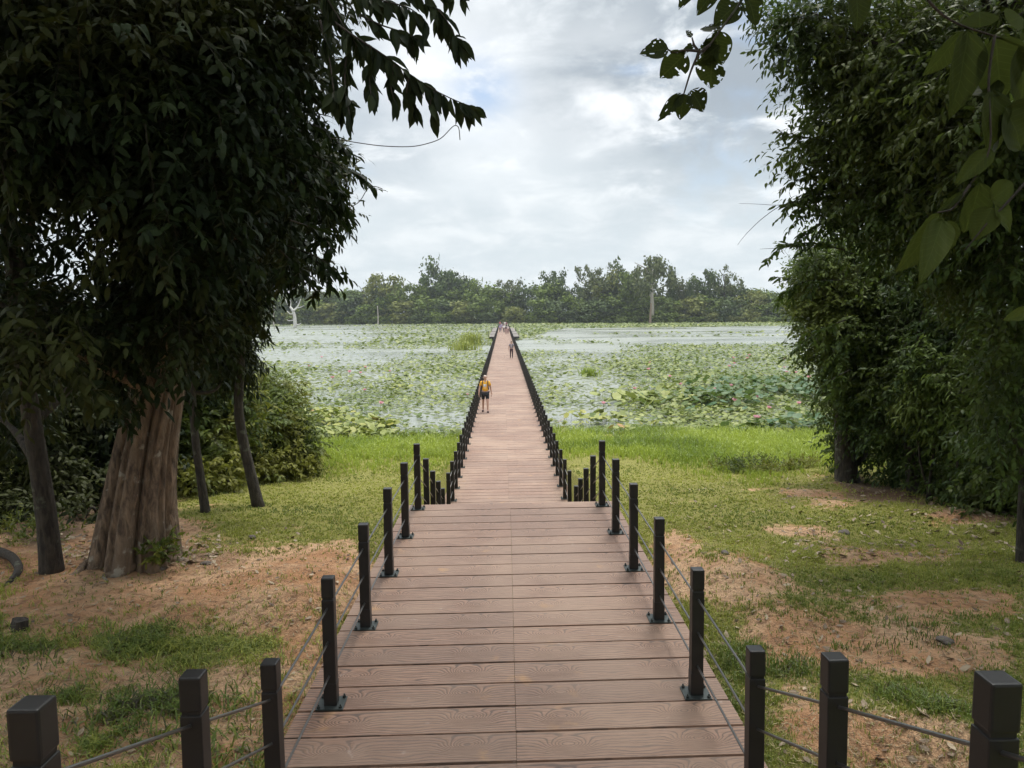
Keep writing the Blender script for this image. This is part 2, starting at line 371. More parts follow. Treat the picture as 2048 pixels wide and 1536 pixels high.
def scatter(Y0, Y1, n, r0, r1, raise_p, hmax):
    Y = Y0 + (Y1-Y0)*rng.random(n); X = (rng.random(n)*2-1)*(.50*Y+4)
    P = np.stack([X, Y, 0*X], -1); d = lotus_density(P)
    ok = (rng.random(n) < d) & deck_clear(P) & (gz(X, Y) < .05) & (Y < shore_far(X)+6)
    P = P[ok]; d = d[ok]; n = len(P)
    px, py = to_px(P)
    up = rng.random(n) < raise_p*(.5+d)
    r = r0+(r1-r0)*rng.random(n)**1.5
    h = np.where(up, (.04+hmax*rng.random(n)), .012+.006*rng.random(n))
    tilt = np.where(up, .15+.55*rng.random(n), .015*rng.random(n))
    tint = np.clip(.35+.5*(fbm(P[:, 0]*.1, P[:, 1]*.1, 3, 41)-.3)+.25*rng.standard_normal(n), 0, 1)
    pads(P, r, tilt, h, tint)
scatter(30.5, 60, 54000, .06, .165, .32, .24)
scatter(60, 130, 80000, .09, .22, .30, .28)
scatter(130, 400, 110000, .2, .45, .25, .33)
# tall leaves standing over the water: dark blue-green bed on the right, yellowing bed on the left
def bed(px0, px1, py0, py1, n, tint0, hm, dens, r0=.16, r1=.36):
    px = px0+(px1-px0)*rng.random(n); py = py0+(py1-py0)*rng.random(n)
    P = at_z(px, py, 0.0); nn = fbm(P[:, 0]*.3, P[:, 1]*.2, 3, 51)
    ok = (nn + dens > .5+.25*rng.random(n)) & (gz(P[:, 0], P[:, 1]) < .12) & deck_clear(P, 2.3); P = P[ok]; n = len(P)
    h = .15+hm*rng.random(n)**.8; tilt = .1+.7*rng.random(n)
    tint = tint0 + .22*rng.standard_normal(n)
    pads(P, r0+(r1-r0)*rng.random(n), tilt, h, tint)
    for p, hh in zip(P[::2], h[::2]): mb.tube([[p[0], p[1], -.1], [p[0]+.03, p[1]+.02, hh]], .007, 3, tint=.6, cap=False)
bed(1370, 1720, 772, 878, 4200, -.75, .65, .12, .10, .25)
bed(1280, 1720, 740, 870, 2200, -.2, .45, .02, .09, .22)
bed(1180, 1420, 780, 850, 300, .7, .35, .05)
bed(440, 800, 780, 900, 1900, .85, .45, .0, .08, .20)
bed(560, 945, 770, 892, 2600, .7, .30, -.02, .07, .18)
bed(1120, 1700, 838, 892, 1600, 1.0, .30, .05, .08, .20)
m, nt, b, o = nmat('lotus_leaf'); t = attr(nt)
c = mixc(nt, ramp(nt, t, 0, 1), (.09, .13, .03), (.245, .27, .07))
c = mixc(nt, ramp(nt, t, .95, 1.25), c, (.29, .28, .055)); c = mixc(nt, ramp(nt, t, 1.28, 1.5), c, (.38, .22, .09)); c = mixc(nt, ramp(nt, t, -.45, -.9), c, (.055, .115, .05))
L(nt, c, b.inputs['Base Color']); b.inputs['Roughness'].default_value = .5; b.inputs['Specular IOR Level'].default_value = .28
tr = nt.nodes.new('ShaderNodeBsdfTranslucent'); L(nt, mixc(nt, .5, c, (.22, .3, .05)), tr.inputs[0]); mx = nt.nodes.new('ShaderNodeMixShader'); mx.inputs[0].default_value = .22
L(nt, b.outputs[0], mx.inputs[1]); L(nt, tr.outputs[0], mx.inputs[2]); L(nt, mx.outputs[0], o.inputs[0])
M['lotus'] = m
tag(mb.build('lotus_leaves', M['lotus']), 'green and yellowing lotus leaves floating and standing across the lake', kind='stuff')

# lotus flowers
M['petal'] = leafmat('petal', (.62, .27, .34), (.78, .48, .52), .5, .35, tcol=(.8, .4, .45))
def flower(r):
    mbf = MB()
    for ring_, (n, open_, ln) in enumerate(((6, .35, .9), (8, .8, 1.05))):
        for q in range(n):
            a = q/n*6.283+ring_*.4; ca, sa = math.cos(a), math.sin(a); pts = []
            for t_, w in ((0, .12), (.35, .32), (.7, .34), (1, .03)):
                rad = r*ln*(.12 + open_*math.sin(t_*1.5)*.95); z = r*ln*1.25*(t_ - .35*open_*t_*t_)
                for s_ in (-1, 1): pts.append((ca*rad - sa*s_*w*r, sa*rad + ca*s_*w*r, z))
            mbf.add(pts, F4=[[0, 1, 3, 2], [2, 3, 5, 4], [4, 5, 7, 6]], tint=.2+.6*((q+ring_) % 3)/2)
    return mbf.mesh('petals')
stm = MB(); stm.tube([[0, 0, -1.], [.02, .01, -.5], [0, 0, 0.02]], .008, 5)
stalk_me = stm.mesh('stalk'); stalk_me.materials.append(M['lotus'])
pet = flower(.13); pet.materials.append(M['petal'])
FL = [(1513, 838, 1.35, .75, 'largest pink lotus flower, open at the front edge of the dark leaf bed'), (1537, 817, 1., .7, 'pink lotus bud above the dark leaf bed just behind the largest flower'),
      (1468, 802, 1.1, .7, 'pink lotus flower standing in the back of the dark leaf bed'), (1462, 772, 1., .6, 'pink lotus flower where the dark leaf bed meets the pale leaves'),
      (1207, 808, 1.1, .3, 'pink lotus flower low among sparse leaves by the walkway'), (1297, 740, 1.4, .4, 'pink lotus flower alone in the mid-lake leaves'),
      (1598, 808, 1., .6, 'pink lotus flower of the dark bed beside the tree foliage'), (762, 808, 1.2, .4, 'pink lotus flower of the yellowing bed by the tree side bank'),
      (935, 790, .8, .2, 'small pink lotus flower beside the tree side posts of the walkway')]
for k in range(30):
    FL.append((rng.uniform(1250, 1630) if k < 22 else rng.uniform(560, 900), rng.uniform(705, 800), rng.uniform(.9, 1.4), rng.uniform(.2, .45), None))
for k, (px, py, s, h, lab) in enumerate(FL):
    p = at_z(px, py, h); 
    fo = empty('lotus_flower', p, lab or 'small pink lotus flower dotted among the pale leaves far out on the lake', 'flower', 'lotus flowers')
    for nm, me in (('petals', pet), ('stalk', stalk_me)):
        ob = bpy.data.objects.new(nm, me); COL.objects.link(ob); ob.parent = fo
    fo.scale = (s, s, s); fo.rotation_euler = (rng.uniform(-.3, .3), rng.uniform(-.3, .3), rng.uniform(0, 6))

# ------------------------------------------------------------------ grass
def blades(mbx, P, h, w, lean, tint, k):
    """k blades per tuft, each a bent two-segment strip"""
    n = len(P); P = np.repeat(P, k, 0); h = np.repeat(h, k)*(.5+.7*rng.random(n*k)); w = np.repeat(w, k); lean = np.repeat(lean, k); tint = np.repeat(tint, k)+.18*rng.standard_normal(n*k)
    P = P + np.stack([rng.standard_normal(n*k), rng.standard_normal(n*k), 0*h], -1)*np.minimum(h, .35)[:, None]*.35
    a = rng.random(n*k)*6.283; d = np.stack([np.cos(a), np.sin(a), 0*a], -1); s = np.stack([-np.sin(a), np.cos(a), 0*a], -1)
    a2 = a+rng.standard_normal(n*k)*.8; s = np.stack([-np.sin(a2), np.cos(a2), 0*a], -1)
    up = np.array([0, 0, 1.]); l = (lean*(.3+rng.random(n*k)))[:, None]; hh = h[:, None]; ww = w[:, None]*.5
    v0 = P - s*ww - up*.01; v1 = P + s*ww - up*.01; m0 = P + up*hh*.6 + d*l*hh*.35 - s*ww*.8; m1 = m0 + s*ww*1.6; t = P + up*hh*(1-.35*l) + d*l*hh
    V = np.stack([v0, v1, m1, m0, t], 1).reshape(-1, 3); i = np.arange(n*k)*5
    mbx.add(V, F4=np.stack([i, i+1, i+2, i+3], -1), F3=np.stack([i+3, i+2, i+4], -1), tint=np.repeat(tint, 5))
def field(n, px0, px1, py0, py1):
    px = px0+(px1-px0)*rng.random(n); py = py0+(py1-py0)*rng.random(n)
    P = on_ground(px, py); ok = np.isfinite(P).all(1) & (P[:, 1] > 1.5) & (P[:, 1] < 37) & (np.abs(P[:, 0]-AX) > 1.72+.0*P[:, 1]); return P[ok]
lawn = MB()
for (n, a, b_, c_, d_) in ((60000, -250, 2300, 930, 1120), (60000, -250, 2300, 1100, 1300), (75000, -250, 2300, 1290, 1640), (22000, -1000, -250, 930, 1640), (22000, 2300, 3000, 930, 1640)):
    P = field(n, a, b_, c_, d_); v = vegmask(P); ok = rng.random(len(P)) < np.clip((v-.22)*1.35, .06, .9); P = P[ok]; v = v[ok]
    wd = fbm(P[:, 0]*1.3, P[:, 1]*1.3, 3, 61); weed = np.clip((wd-.55)*6, 0, 1)*np.clip((10-P[:, 1])/4, 0, 1)
    far_ = np.clip((P[:, 1]-9)/8, 0, 1)
    tone = np.clip(.45 + (fbm(P[:, 0]*.5, P[:, 1]*.5, 3, 63)-.5)*1.4 + .25*far_*(np.abs(P[:, 0]) < 8) - .35*weed, -.3, 1.2)
    sd = P[:, 1]*.0011
    lw = np.clip((9.5-P[:, 1])/2, 0, 1)*(P[:, 0] < 0)*(rng.random(len(P)) < .7)
    blades(lawn, P, .025+.03*rng.random(len(P))+.05*weed+.035*lw, np.maximum(.006+.005*weed+.004*lw, sd), .6+.5*rng.random(len(P))+.7*lw, tone+lw*(.55*rng.random(len(P))-.15), 3)
m = leafmat('turf_blade', (.095, .145, .026), (.42, .42, .088), .5, .3, tcol=(.42, .50, .07)); M['lawn'] = m
tag(lawn.build('lawn_grass', m), 'short patchy grass over the bank beside the walkway', kind='stuff')
tall = MB()
P = np.vstack([field(42000, -200, 2250, 862, 975), field(9000, -900, -200, 862, 975), field(9000, 2250, 2900, 862, 975)])
px, py = to_px(P); lim = 922 + 34*(fbm(P[:, 0]*.4, P[:, 1]*.1, 3, 71)-.5)*2 + 26*np.exp(-((px-1530)/130)**2) - 6*(px < 1000) + 60*((px < 640) | (px > 1640))*0
keep = (py < lim+12*rng.standard_normal(len(P))) & (rng.random(len(P)) < .9); P = P[keep]; px = px[keep]; py = py[keep]
hh = .22 + .42*np.clip((930-py)/40, 0, 1)*(.5+fbm(P[:, 0]*.6, P[:, 1]*.3, 3, 73)); hh *= np.where(px < 1000, .8, 1.)
blades(tall, P, hh*.8, .011+.0006*P[:, 1], .35+.5*rng.random(len(P)), np.clip(.55+(fbm(P[:, 0]*.35, P[:, 1]*.3, 3, 75)-.5)*1.8, 0, 1.1), 4)
m = leafmat('reed_grass', (.11, .17, .02), (.32, .38, .055), .5, .38, tcol=(.38, .50, .06)); M['tall'] = m
tag(tall.build('shore_grass', m), 'tall bright green grass along the near shore', kind='stuff')

# dead stalks lying about
straw = MB(); P = np.vstack([field(9000, -200, 1000, 1080, 1640), field(9000, 1200, 2250, 960, 1640)]); n = len(P); a = rng.random(n)*6.283; d = np.stack([np.cos(a), np.sin(a), .12*rng.standard_normal(n)], -1)
put = d*(.02+.05*rng.random(n))[:, None]; s_ = np.stack([-np.sin(a), np.cos(a), 0*a], -1)*.002; s_ = s_*(1+P[:, 1:2]*.12)
V = np.stack([P-s_, P+s_, P+put+s_+[0, 0, .01], P+put-s_+[0, 0, .01]], 1)+[0, 0, .008]; i = np.arange(n)*4
straw.add(V.reshape(-1, 3), F4=np.stack([i, i+1, i+2, i+3], -1), tint=np.repeat(rng.random(n), 4))
m, nt, b, o = nmat('straw'); L(nt, mixc(nt, attr(nt), (.10, .06, .03), (.38, .30, .17)), b.inputs['Base Color']); b.inputs['Roughness'].default_value = .8
tag(straw.build('dry_grass', m), 'dead straw coloured stalks strewn over the bare soil', kind='stuff')
# fallen leaves
lit = MB()
def litter(n, px0, px1, py0, py1, s0, s1):
    P = field(n, px0, px1, py0, py1); n = len(P); k = 6
    a = rng.random(n)*6.283; Lh = s0+(s1-s0)*rng.random(n); d = np.stack([np.cos(a), np.sin(a), .25*rng.standard_normal(n)], -1); s = np.stack([-np.sin(a), np.cos(a), .3*rng.standard_normal(n)], -1)
    u = np.array([[-.5, 0, 0], [-.15, -.22, .10], [.2, -.2, .10], [.5, 0, .16], [.2, .2, .02], [-.15, .22, .02]])
    V = P[:, None]+[0, 0, .015] + u[None, :, :1]*d[:, None]*Lh[:, None, None] + u[None, :, 1:2]*s[:, None]*Lh[:, None, None] + u[None, :, 2:]*np.array([0, 0, 1.])*Lh[:, None, None]*rng.random((n, 1, 1))*1.6
    i = np.arange(n)*6; lit.add(V.reshape(-1, 3), F4=np.vstack([np.stack([i, i+1, i+2, i+3], -1), np.stack([i, i+3, i+4, i+5], -1)]), tint=np.repeat(rng.random(n), 6))
litter(320, 1330, 2250, 960, 1330, .05, .11); litter(110, 1500, 2250, 1330, 1600, .05, .11); litter(420, 1560, 2200, 950, 1120, .06, .13)
litter(260, -150, 760, 1050, 1260, .04, .09); litter(260, 120, 440, 1070, 1140, .05, .12); litter(170, -150, 640, 1250, 1600, .03, .08)
m, nt, b, o = nmat('dry_leaf'); L(nt, mixc(nt, attr(nt), (.10, .06, .035), (.42, .33, .22)), b.inputs['Base Color']); b.inputs['Roughness'].default_value = .7
tag(lit.build('fallen_leaves', m), 'dry brown leaves scattered over the bank', kind='stuff')

# ------------------------------------------------------------------ boardwalk
H_UP, H_LO = EYE-3.03, EYE-4.78
HW = 1.665
def half_planks(mb, y, z, depth, th=.06, x0=AX, hw=HW, sub=1):
    for s_, w in ((-1, hw), (1, hw)):
        gap = .0015
        t_ = rng.random()
        mb.box((x0 + s_*(w/2+gap/2), y + rng.uniform(-.003, .003), z-th/2+rng.uniform(-.0025, .0025)), (w-gap, depth-.026, th), shear=SH, tint=t_)
bw = empty('boardwalk', (AX, 12, 0), 'long reddish plank boardwalk running down steps and straight across the lotus lake', 'boardwalk')
O0 = (AX, 12, 0)
up = MB(); pl = 1.487/4
for k in range(21): half_planks(up, 12.0 - pl*(k+.5), H_UP, pl)
local(up, O0).build('upper_deck', M['deck'], bw)
st = MB()
for k in range(11): half_planks(st, 12.0+.358*(k+.5), H_UP-.1458*(k+1), .372, .05)
local(st, O0).build('stair_treads', M['deck'], bw)
st = MB()
for k in range(10): half_planks(st, 4.19-.365*(k+.5), H_UP+.147*(k+1), .38, .05)
for k in range(6): half_planks(st, .54-.37*(k+.5), H_UP+1.47, .37)
local(st, O0).build('stair_treads', M['deck'], bw)
fr = MB()
for s_ in (-1, 1):
    xx = AX+s_*(HW-.14)
    fr.box((xx, 8.1, H_UP-.17), (.10, 7.7, .2))
    fr.add([[xx-.05, 12, H_UP-.4], [xx+.05, 12, H_UP-.4], [xx+.05, 12, H_UP-.09], [xx-.05, 12, H_UP-.09], [xx-.05, 16.2, H_LO-.35], [xx+.05, 16.2, H_LO-.35], [xx+.05, 16.2, H_LO-.08], [xx-.05, 16.2, H_LO-.08]],
           F4=[[0, 1, 2, 3], [7, 6, 5, 4], [0, 4, 5, 1], [1, 5, 6, 2], [2, 6, 7, 3], [3, 7, 4, 0]])
    fr.add([[xx-.05, 4.2, H_UP-.3], [xx+.05, 4.2, H_UP-.3], [xx+.05, 4.2, H_UP-.07], [xx-.05, 4.2, H_UP-.07], [xx-.05, .5, H_UP+1.1], [xx+.05, .5, H_UP+1.1], [xx+.05, .5, H_UP+1.38], [xx-.05, .5, H_UP+1.38]],
           F4=[[3, 2, 1, 0], [4, 5, 6, 7], [1, 5, 4, 0], [2, 6, 5, 1], [3, 7, 6, 2], [0, 4, 7, 3]])
local(fr, O0).build('frame', M['post'], bw)
ANG = .0034; Y_LO, Y_END = 16.25, 236.
lo = MB(); n_lo = int((Y_END-Y_LO)/.35)
for k in range(n_lo): half_planks(lo, (k+.5)*.35, H_LO, .35, .05, 0.)
for s_ in (-1, 1): lo.box((s_*(HW-.12), (Y_END-Y_LO)/2, H_LO-.16), (.12, Y_END-Y_LO, .2), tint=.5)
ld = lo.build('lower_deck', M['deck'], bw); ld.location = (0, Y_LO-12, 0); ld.rotation_euler[2] = ANG
pm = MB(); pm.tube([[0, 0, -1.6], [0, 0, H_LO-.27]], .14, 12); pile_me = pm.mesh('pile', True); pile_me.materials.append(M['concrete'])
for k in range(40):
    for s_ in (-1, 1):
        q = bpy.data.objects.new('pile', pile_me); COL.objects.link(q); q.parent = bw; yy = 1.5+k*5.6
        q.location = (s_*1.3-ANG*yy, Y_LO-12+yy, 0)
bank = MB(); bank.box((0, 0, 0), (3.6, 7, .3)); 

def chamfer_box(bm, c, d, bev=.008):
    r = bmesh.ops.create_cube(bm, size=1, matrix=Matrix.Translation(c) @ Matrix.Diagonal((*d, 1)))
    if bev: bmesh.ops.bevel(bm, geom=list({e for v in r['verts'] for e in v.link_edges}), offset=bev, segments=2, affect='EDGES', profile=.6)
def bm_mesh(name, fn, mat):
    bm = bmesh.new(); fn(bm); me = bpy.data.meshes.new(name); bm.to_mesh(me); bm.free(); me.materials.append(mat); return me
PW = .094
def f_body(bm):
    chamfer_box(bm, (0, 0, .10), (PW+.006, PW+.006, .18), .006); chamfer_box(bm, (0, 0, .518), (PW, PW, .66), .006); chamfer_box(bm, (0, 0, .855), (PW-.014, PW-.014, .02), 0)
def f_cap(bm): chamfer_box(bm, (0, 0, .942), (PW, PW, .156), .009)
def f_plate(bm):
    chamfer_box(bm, (0, 0, .006), (.21, .21, .012), .002)
    for a in (-1, 1):
        for c in (-1, 1):
            bmesh.ops.create_cone(bm, cap_ends=True, segments=6, radius1=.014, radius2=.014, depth=.016, matrix=Matrix.Translation((a*.083, c*.083, .02)))
            bmesh.ops.create_cone(bm, cap_ends=True, segments=8, radius1=.006, radius2=.006, depth=.03, matrix=Matrix.Translation((a*.083, c*.083, .027)))
def f_far(bm): f_body(bm); f_cap(bm); chamfer_box(bm, (0, 0, .006), (.21, .21, .012), 0)
me_body = bm_mesh('post', f_body, M['post']); me_cap = bm_mesh('cap', f_cap, M['post']); me_plate = bm_mesh('base_plate', f_plate, M['plate'])
me_far = bm_mesh('post', f_far, M['post'])
def lk(name, me, parent, loc=(0, 0, 0)):
    o = bpy.data.objects.new(name, me); COL.objects.link(o); o.parent = parent; o.location = loc; return o
def railing(label, X, pts, detail, rz=0., origin=None):
    """pts: foot positions (x, y, z); the first `detail` posts get cap and plate as pieces of their own, past 100 the rest are one mesh"""
    O = np.array(origin if origin is not None else pts[0], float)
    r = empty('railing', O, label, 'railing', None); r.rotation_euler[2] = rz
    rest = MB(); cube = np.array([[-1,-1,0],[1,-1,0],[1,1,0],[-1,1,0],[-1,-1,1],[1,-1,1],[1,1,1],[-1,1,1]], float)*np.array([PW/2, PW/2, 1.02])
    for i, p in enumerate(pts):
        q = np.array(p)-O
        if i < 100:
            po = lk('post', me_body if i < detail else me_far, r, q); po.rotation_euler = (rng.uniform(-.006, .006), rng.uniform(-.006, .006), rng.uniform(-.02, .02))
            if i < detail: lk('cap', me_cap, po); lk('base_plate', me_plate, po)
        else: rest.add(cube+q, F4=[[0,3,2,1],[4,5,6,7],[0,1,5,4],[1,2,6,5],[2,3,7,6],[3,0,4,7]])
    if rest.n: rest.build('far_posts', M['post'], r)['kind'] = 'stuff'
    for h in (.785, .52, .25):
        t = MB(); t.tube(np.array(pts)+np.array([0, 0, h])-O, .0085 if detail else .011, 8); t.build('rod', M['rod'], r, True)
    return r
for s_, lab1, lab2 in ((-1, 'near black post railing with steel rods on the big tree side of the upper deck', 'long black post railing over the lake on the man in yellow\'s side'),
                       (1, 'near black post railing with steel rods on the open lawn side of the upper deck', 'long black post railing over the lake, opposite the man in yellow')):
    x = AX + s_*1.429; sh = .04*s_
    pts = [(x, y+sh, z) for y, z in ((.02, H_UP+1.47), (1.08, H_UP+1.33), (2.185, H_UP+.895), (3.28, H_UP+.45), (4.36, H_UP))]
    pts += [(x, 5.783+1.487*k+sh, H_UP) for k in range(5)]
    pts += [(x, y+sh, EYE-d-1.02) for y, d in ((13.03, 2.49), (14.12, 2.935), (15.24, 3.375), (16.26, 3.76))]
    railing(lab1, x, pts, 14)
    pts = [(s_*1.429, 17.85-Y_LO+1.4*k + .04*s_, H_LO) for k in range(int((Y_END-17.9)/1.4)+1)]
    O = Vector((AX, Y_LO, 0)); r = railing(lab2, 0, pts, 8, ANG, (0, 0, 0)); r.location = O

# side platforms far along the walkway
def platform(s_, lab):
    yc0, yc1 = 146., 226.; t = empty('viewing_platform', (AX-ANG*(yc0-Y_LO), yc0, 0), lab, 'platform'); t.rotation_euler[2] = ANG
    d = MB(); w = 1.25
    for k in range(int((yc1-yc0)/2)): d.box((s_*(HW+w/2+.02), 2*k+1, H_LO-.03), (w, 1.97, .06), tint=rng.random())
    d.build('platform_deck', M['concrete'], t)
    for yy in (0, 40, yc1-yc0): lk('post', me_far, t, (s_*(HW+w-.05), yy, H_LO))
    for h in (.5, 1.0):
        rr = MB(); rr.tube([[s_*(HW-.2), 0, H_LO+h], [s_*(HW+w-.05), 0, H_LO+h]], .03, 6); rr.build('rail', M['post'], t)
        rr = MB(); rr.tube([[s_*(HW-.2), yc1-yc0, H_LO+h], [s_*(HW+w-.05), yc1-yc0, H_LO+h]], .04, 6); rr.build('rail', M['post'], t)
    bm_ = MB(); bm_.box((s_*(HW+w/2), 0, H_LO-.2), (w, .2, .28)); bm_.build('beam', M['post'], t)
platform(-1, 'side platform of the far boardwalk on the dead white tree\'s side'); platform(1, 'side platform of the far boardwalk on the open water side')

# ------------------------------------------------------------------ foliage
LEAF6 = (np.array([[0, 0, 0], [-.42, .30, .05], [.42, .30, .05], [-.36, .68, .0], [.36, .68, .0], [0, 1, -.14]]),
         [[0, 2, 1], [3, 4, 5]], [[1, 2, 4, 3]])
LEAFR = (np.array([[0, 0, 0], [-.5, .42, .04], [.5, .42, .04], [0, 1, -.06]]), [[0, 2, 1], [1, 2, 3]], [])
_q = [(0, 0), (.14, .30), (.34, .47), (.56, .5), (.78, .36), (.92, .16)]
def _hi():
    V = []; 
    for t, w in _q:
        z = -.28*t*t
        V += [[-w, t, z+.16*w*w*2], [-w*.5, t, z+.02*w], [0, t, z-.03], [w*.5, t, z+.02*w], [w, t, z+.16*w*w*2]]
    V.append([0, 1.06, -.32]); V = np.array(V); F4 = []; F3 = []
    for r in range(5):
        for c in range(4):
            a = r*5+c; F4.append([a, a+1, a+6, a+5])
    for c in range(4): F3.append([25+c, 26+c, 30])
    return V, F3, F4
LEAFHI = _hi()
def norm(v): return v/(np.linalg.norm(v, axis=-1, keepdims=True)+1e-9)
def put_leaves(mb, P, D, Nn, Ln, Wd, tint, tpl):
    V0, F3, F4 = tpl; n = len(P); k = len(V0)
    D = norm(D); S = norm(np.cross(D, Nn)); Nn = np.cross(S, D)
    V = P[:, None] + V0[None, :, 1:2]*(D*Ln[:, None])[:, None] + V0[None, :, :1]*(S*Wd[:, None])[:, None] + V0[None, :, 2:]*(Nn*Ln[:, None])[:, None]
    b = np.arange(n)[:, None, None]*k
    f3 = (np.array(F3, int)[None]+b).reshape(-1, 3) if len(F3) else None
    f4 = (np.array(F4, int)[None]+b).reshape(-1, 4) if len(F4) else None
    mb.add(V.reshape(-1, 3), F3=f3, F4=f4, tint=np.repeat(tint, k), uv=np.tile(V0[:, :2], (n, 1)))
UP = np.array([0, 0, 1.])
def sprays(mb, C, R, ns, m, ll, lw, slen=.45, droop=.35, hang=.5, shell=.45, tint=(.1, .8), tpl=LEAF6, twig=.006, flat=1.):
    """ns leafy twigs of m leaves each, spread through ellipsoid clumps C (k,3) with radii R (k,3)"""
    C = np.asarray(C, float); R = np.asarray(R, float); w = (R.prod(1))**(.72); w /= w.sum()
    idx = rng.choice(len(C), ns, p=w); d = norm(rng.standard_normal((ns, 3)))
    rad = rng.random(ns)**shell; rad = np.where(rng.random(ns) < .16, rad*1.28, rad)
    lump = .50+.95*fbm(d[:, 0]*2.2+idx*3.1+9, d[:, 2]*2.2+d[:, 1]*2.2+idx*1.7, 3, 81)
    P = C[idx] + d*R[idx]*(rad*lump)[:, None]
    sd = norm(d*.8 + rng.standard_normal((ns, 3))*.55 - UP*droop); sl = slen*(.6+.8*rng.random(ns))
    side = norm(np.cross(sd, UP + .3*rng.standard_normal((ns, 3))))
    t = (np.arange(m)+.6)/m
    PP = P[:, None] + sd[:, None]*(sl[:, None]*t[None])[..., None] - UP*(droop*.25*sl[:, None]*t[None]**2)[..., None]
    sg = np.where(np.arange(m) % 2 == 0, 1., -1.)
    D = sd[:, None]*.55 + side[:, None]*(sg*(.9-.5*t))[None, :, None] - UP*hang*(.05+1.5*rng.random((ns, 1, 1))) + rng.standard_normal((ns, m, 3))*.32
    Nn = UP*flat + rng.standard_normal((ns, m, 3))*.45 + d[:, None]*.3
    Ln = ll*(.6+.6*rng.random((ns, m))); Wd = lw*(.7+.5*rng.random((ns, m)))
    base = tint[0] + (tint[1]-tint[0])*np.clip(.5+.22*rng.standard_normal(ns), 0, 1)
    tt = np.clip(base[:, None] + .12*rng.standard_normal((ns, m)), 0, 1.3)
    put_leaves(mb, PP.reshape(-1, 3), D.reshape(-1, 3), Nn.reshape(-1, 3), Ln.ravel(), Wd.ravel(), tt.ravel(), tpl)
    if twig:
        e = P + sd*sl[:, None]; s2 = side*twig*.5
        V = np.stack([P-sd*.12-s2, P-sd*.12+s2, e+s2*.4, e-s2*.4], 1).reshape(-1, 3); i = np.arange(ns)*4
        mb.add(V, F4=np.stack([i, i+1, i+2, i+3], -1), tint=-1.)
def clumps(rows):
    """rows: (photo x, photo y, distance, radius x, radius z[, radius y])"""
    C = np.array([at_y(a[0], a[1], a[2]) for a in rows]); R = np.array([(a[3], a[5] if len(a) > 5 else a[3], a[4]) for a in rows]); return C, R
def pxpath(rows): return np.array([at_y(*r) for r in rows])
def smooth_path(P, n=24):
    P = np.asarray(P, float); t = np.linspace(0, 1, len(P)); tt = np.linspace(0, 1, n)
    from numpy import interp
    Q = np.stack([interp(tt, t, P[:, k]) for k in range(3)], -1)
    for _ in range(3): Q[1:-1] = .25*Q[:-2]+.5*Q[1:-1]+.25*Q[2:]
    return Q
def limbs(mb, path, C, r0, every=1):
    for c in C[::every]:
        q = path[np.argmin(np.linalg.norm(path-(c-[0, 0, .9]), axis=1))]
        mid = (q+c)/2 + rng.standard_normal(3)*.2 + [0, 0, -.12*np.linalg.norm(c-q)*.5]
        mb.tube(smooth_path([q, mid, c], 12), np.linspace(r0, r0*.18, 12), 6)
def tree(name, label, cat, group, trunkpaths, bark, crown_fn, leafmat_, limb=None, tr_prof=None):
    """trunkpaths: [(points, radii, sides)]"""
    O = trunkpaths[0][0][0]; t = empty(name, O, label, cat, group)
    for path, rad, n in trunkpaths:
        tb = MB(); tb.tube(path, rad, n, prof=tr_prof)
        if limb is not None and path is trunkpaths[0][0]: limbs(tb, path, limb[0], limb[1])
        local(tb, O).build('trunk', M[bark], t, True)
    cb = MB(); crown_fn(cb); local(cb, O).build('crown', M[leafmat_], t)
    return t

def boughs(mb, rows, Y, ll, lw, per=42, hang=.7, tint=(.2, .9)):
    """twigs that stick out of a crown, each set with alternate leaves and short side shoots"""
    for r in rows:
        P = smooth_path([at_y(a, b_, Y+rng.uniform(-.3, .3)) for a, b_ in r], 14); mb.tube(P, np.linspace(.010, .003, 14), 5, tint=-1.)
        ln = np.linalg.norm(np.diff(P, axis=0), axis=1).sum(); sets = [P]
        for q in np.linspace(3, 12, max(2, int(ln/.22))).astype(int):
            d = norm(P[min(q+1, 13)]-P[q-1]); e = d*.6+rng.standard_normal(3)*.45-UP*.25; sets.append(smooth_path([P[q], P[q]+e*.13, P[q]+e*.28-UP*.04], 8)); mb.tube(sets[-1], np.linspace(.005, .002, 8), 4, tint=-1.)
        for Q in sets:
            l2 = np.linalg.norm(np.diff(Q, axis=0), axis=1).sum(); k = max(4, int(l2*per)); u = np.linspace(.15, .999, k)*(len(Q)-1); i0 = u.astype(int); B = Q[i0]+(Q[i0+1]-Q[i0])*(u-i0)[:, None]; T = norm(Q[i0+1]-Q[i0]); S = norm(np.cross(T, UP+.3*rng.standard_normal((k, 3))))*np.where(np.arange(k) % 2, 1., -1.)[:, None]
            D = T*.6+S*.6-UP*hang*(.3+.9*rng.random(k))[:, None]+rng.standard_normal((k, 3))*.2
            put_leaves(mb, B, D, UP*.7+rng.standard_normal((k, 3))*.6, ll*(.6+.55*rng.random(k)), lw*(.7+.45*rng.random(k)), np.clip(tint[0]+(tint[1]-tint[0])*rng.random(k), 0, 1), LEAF6)

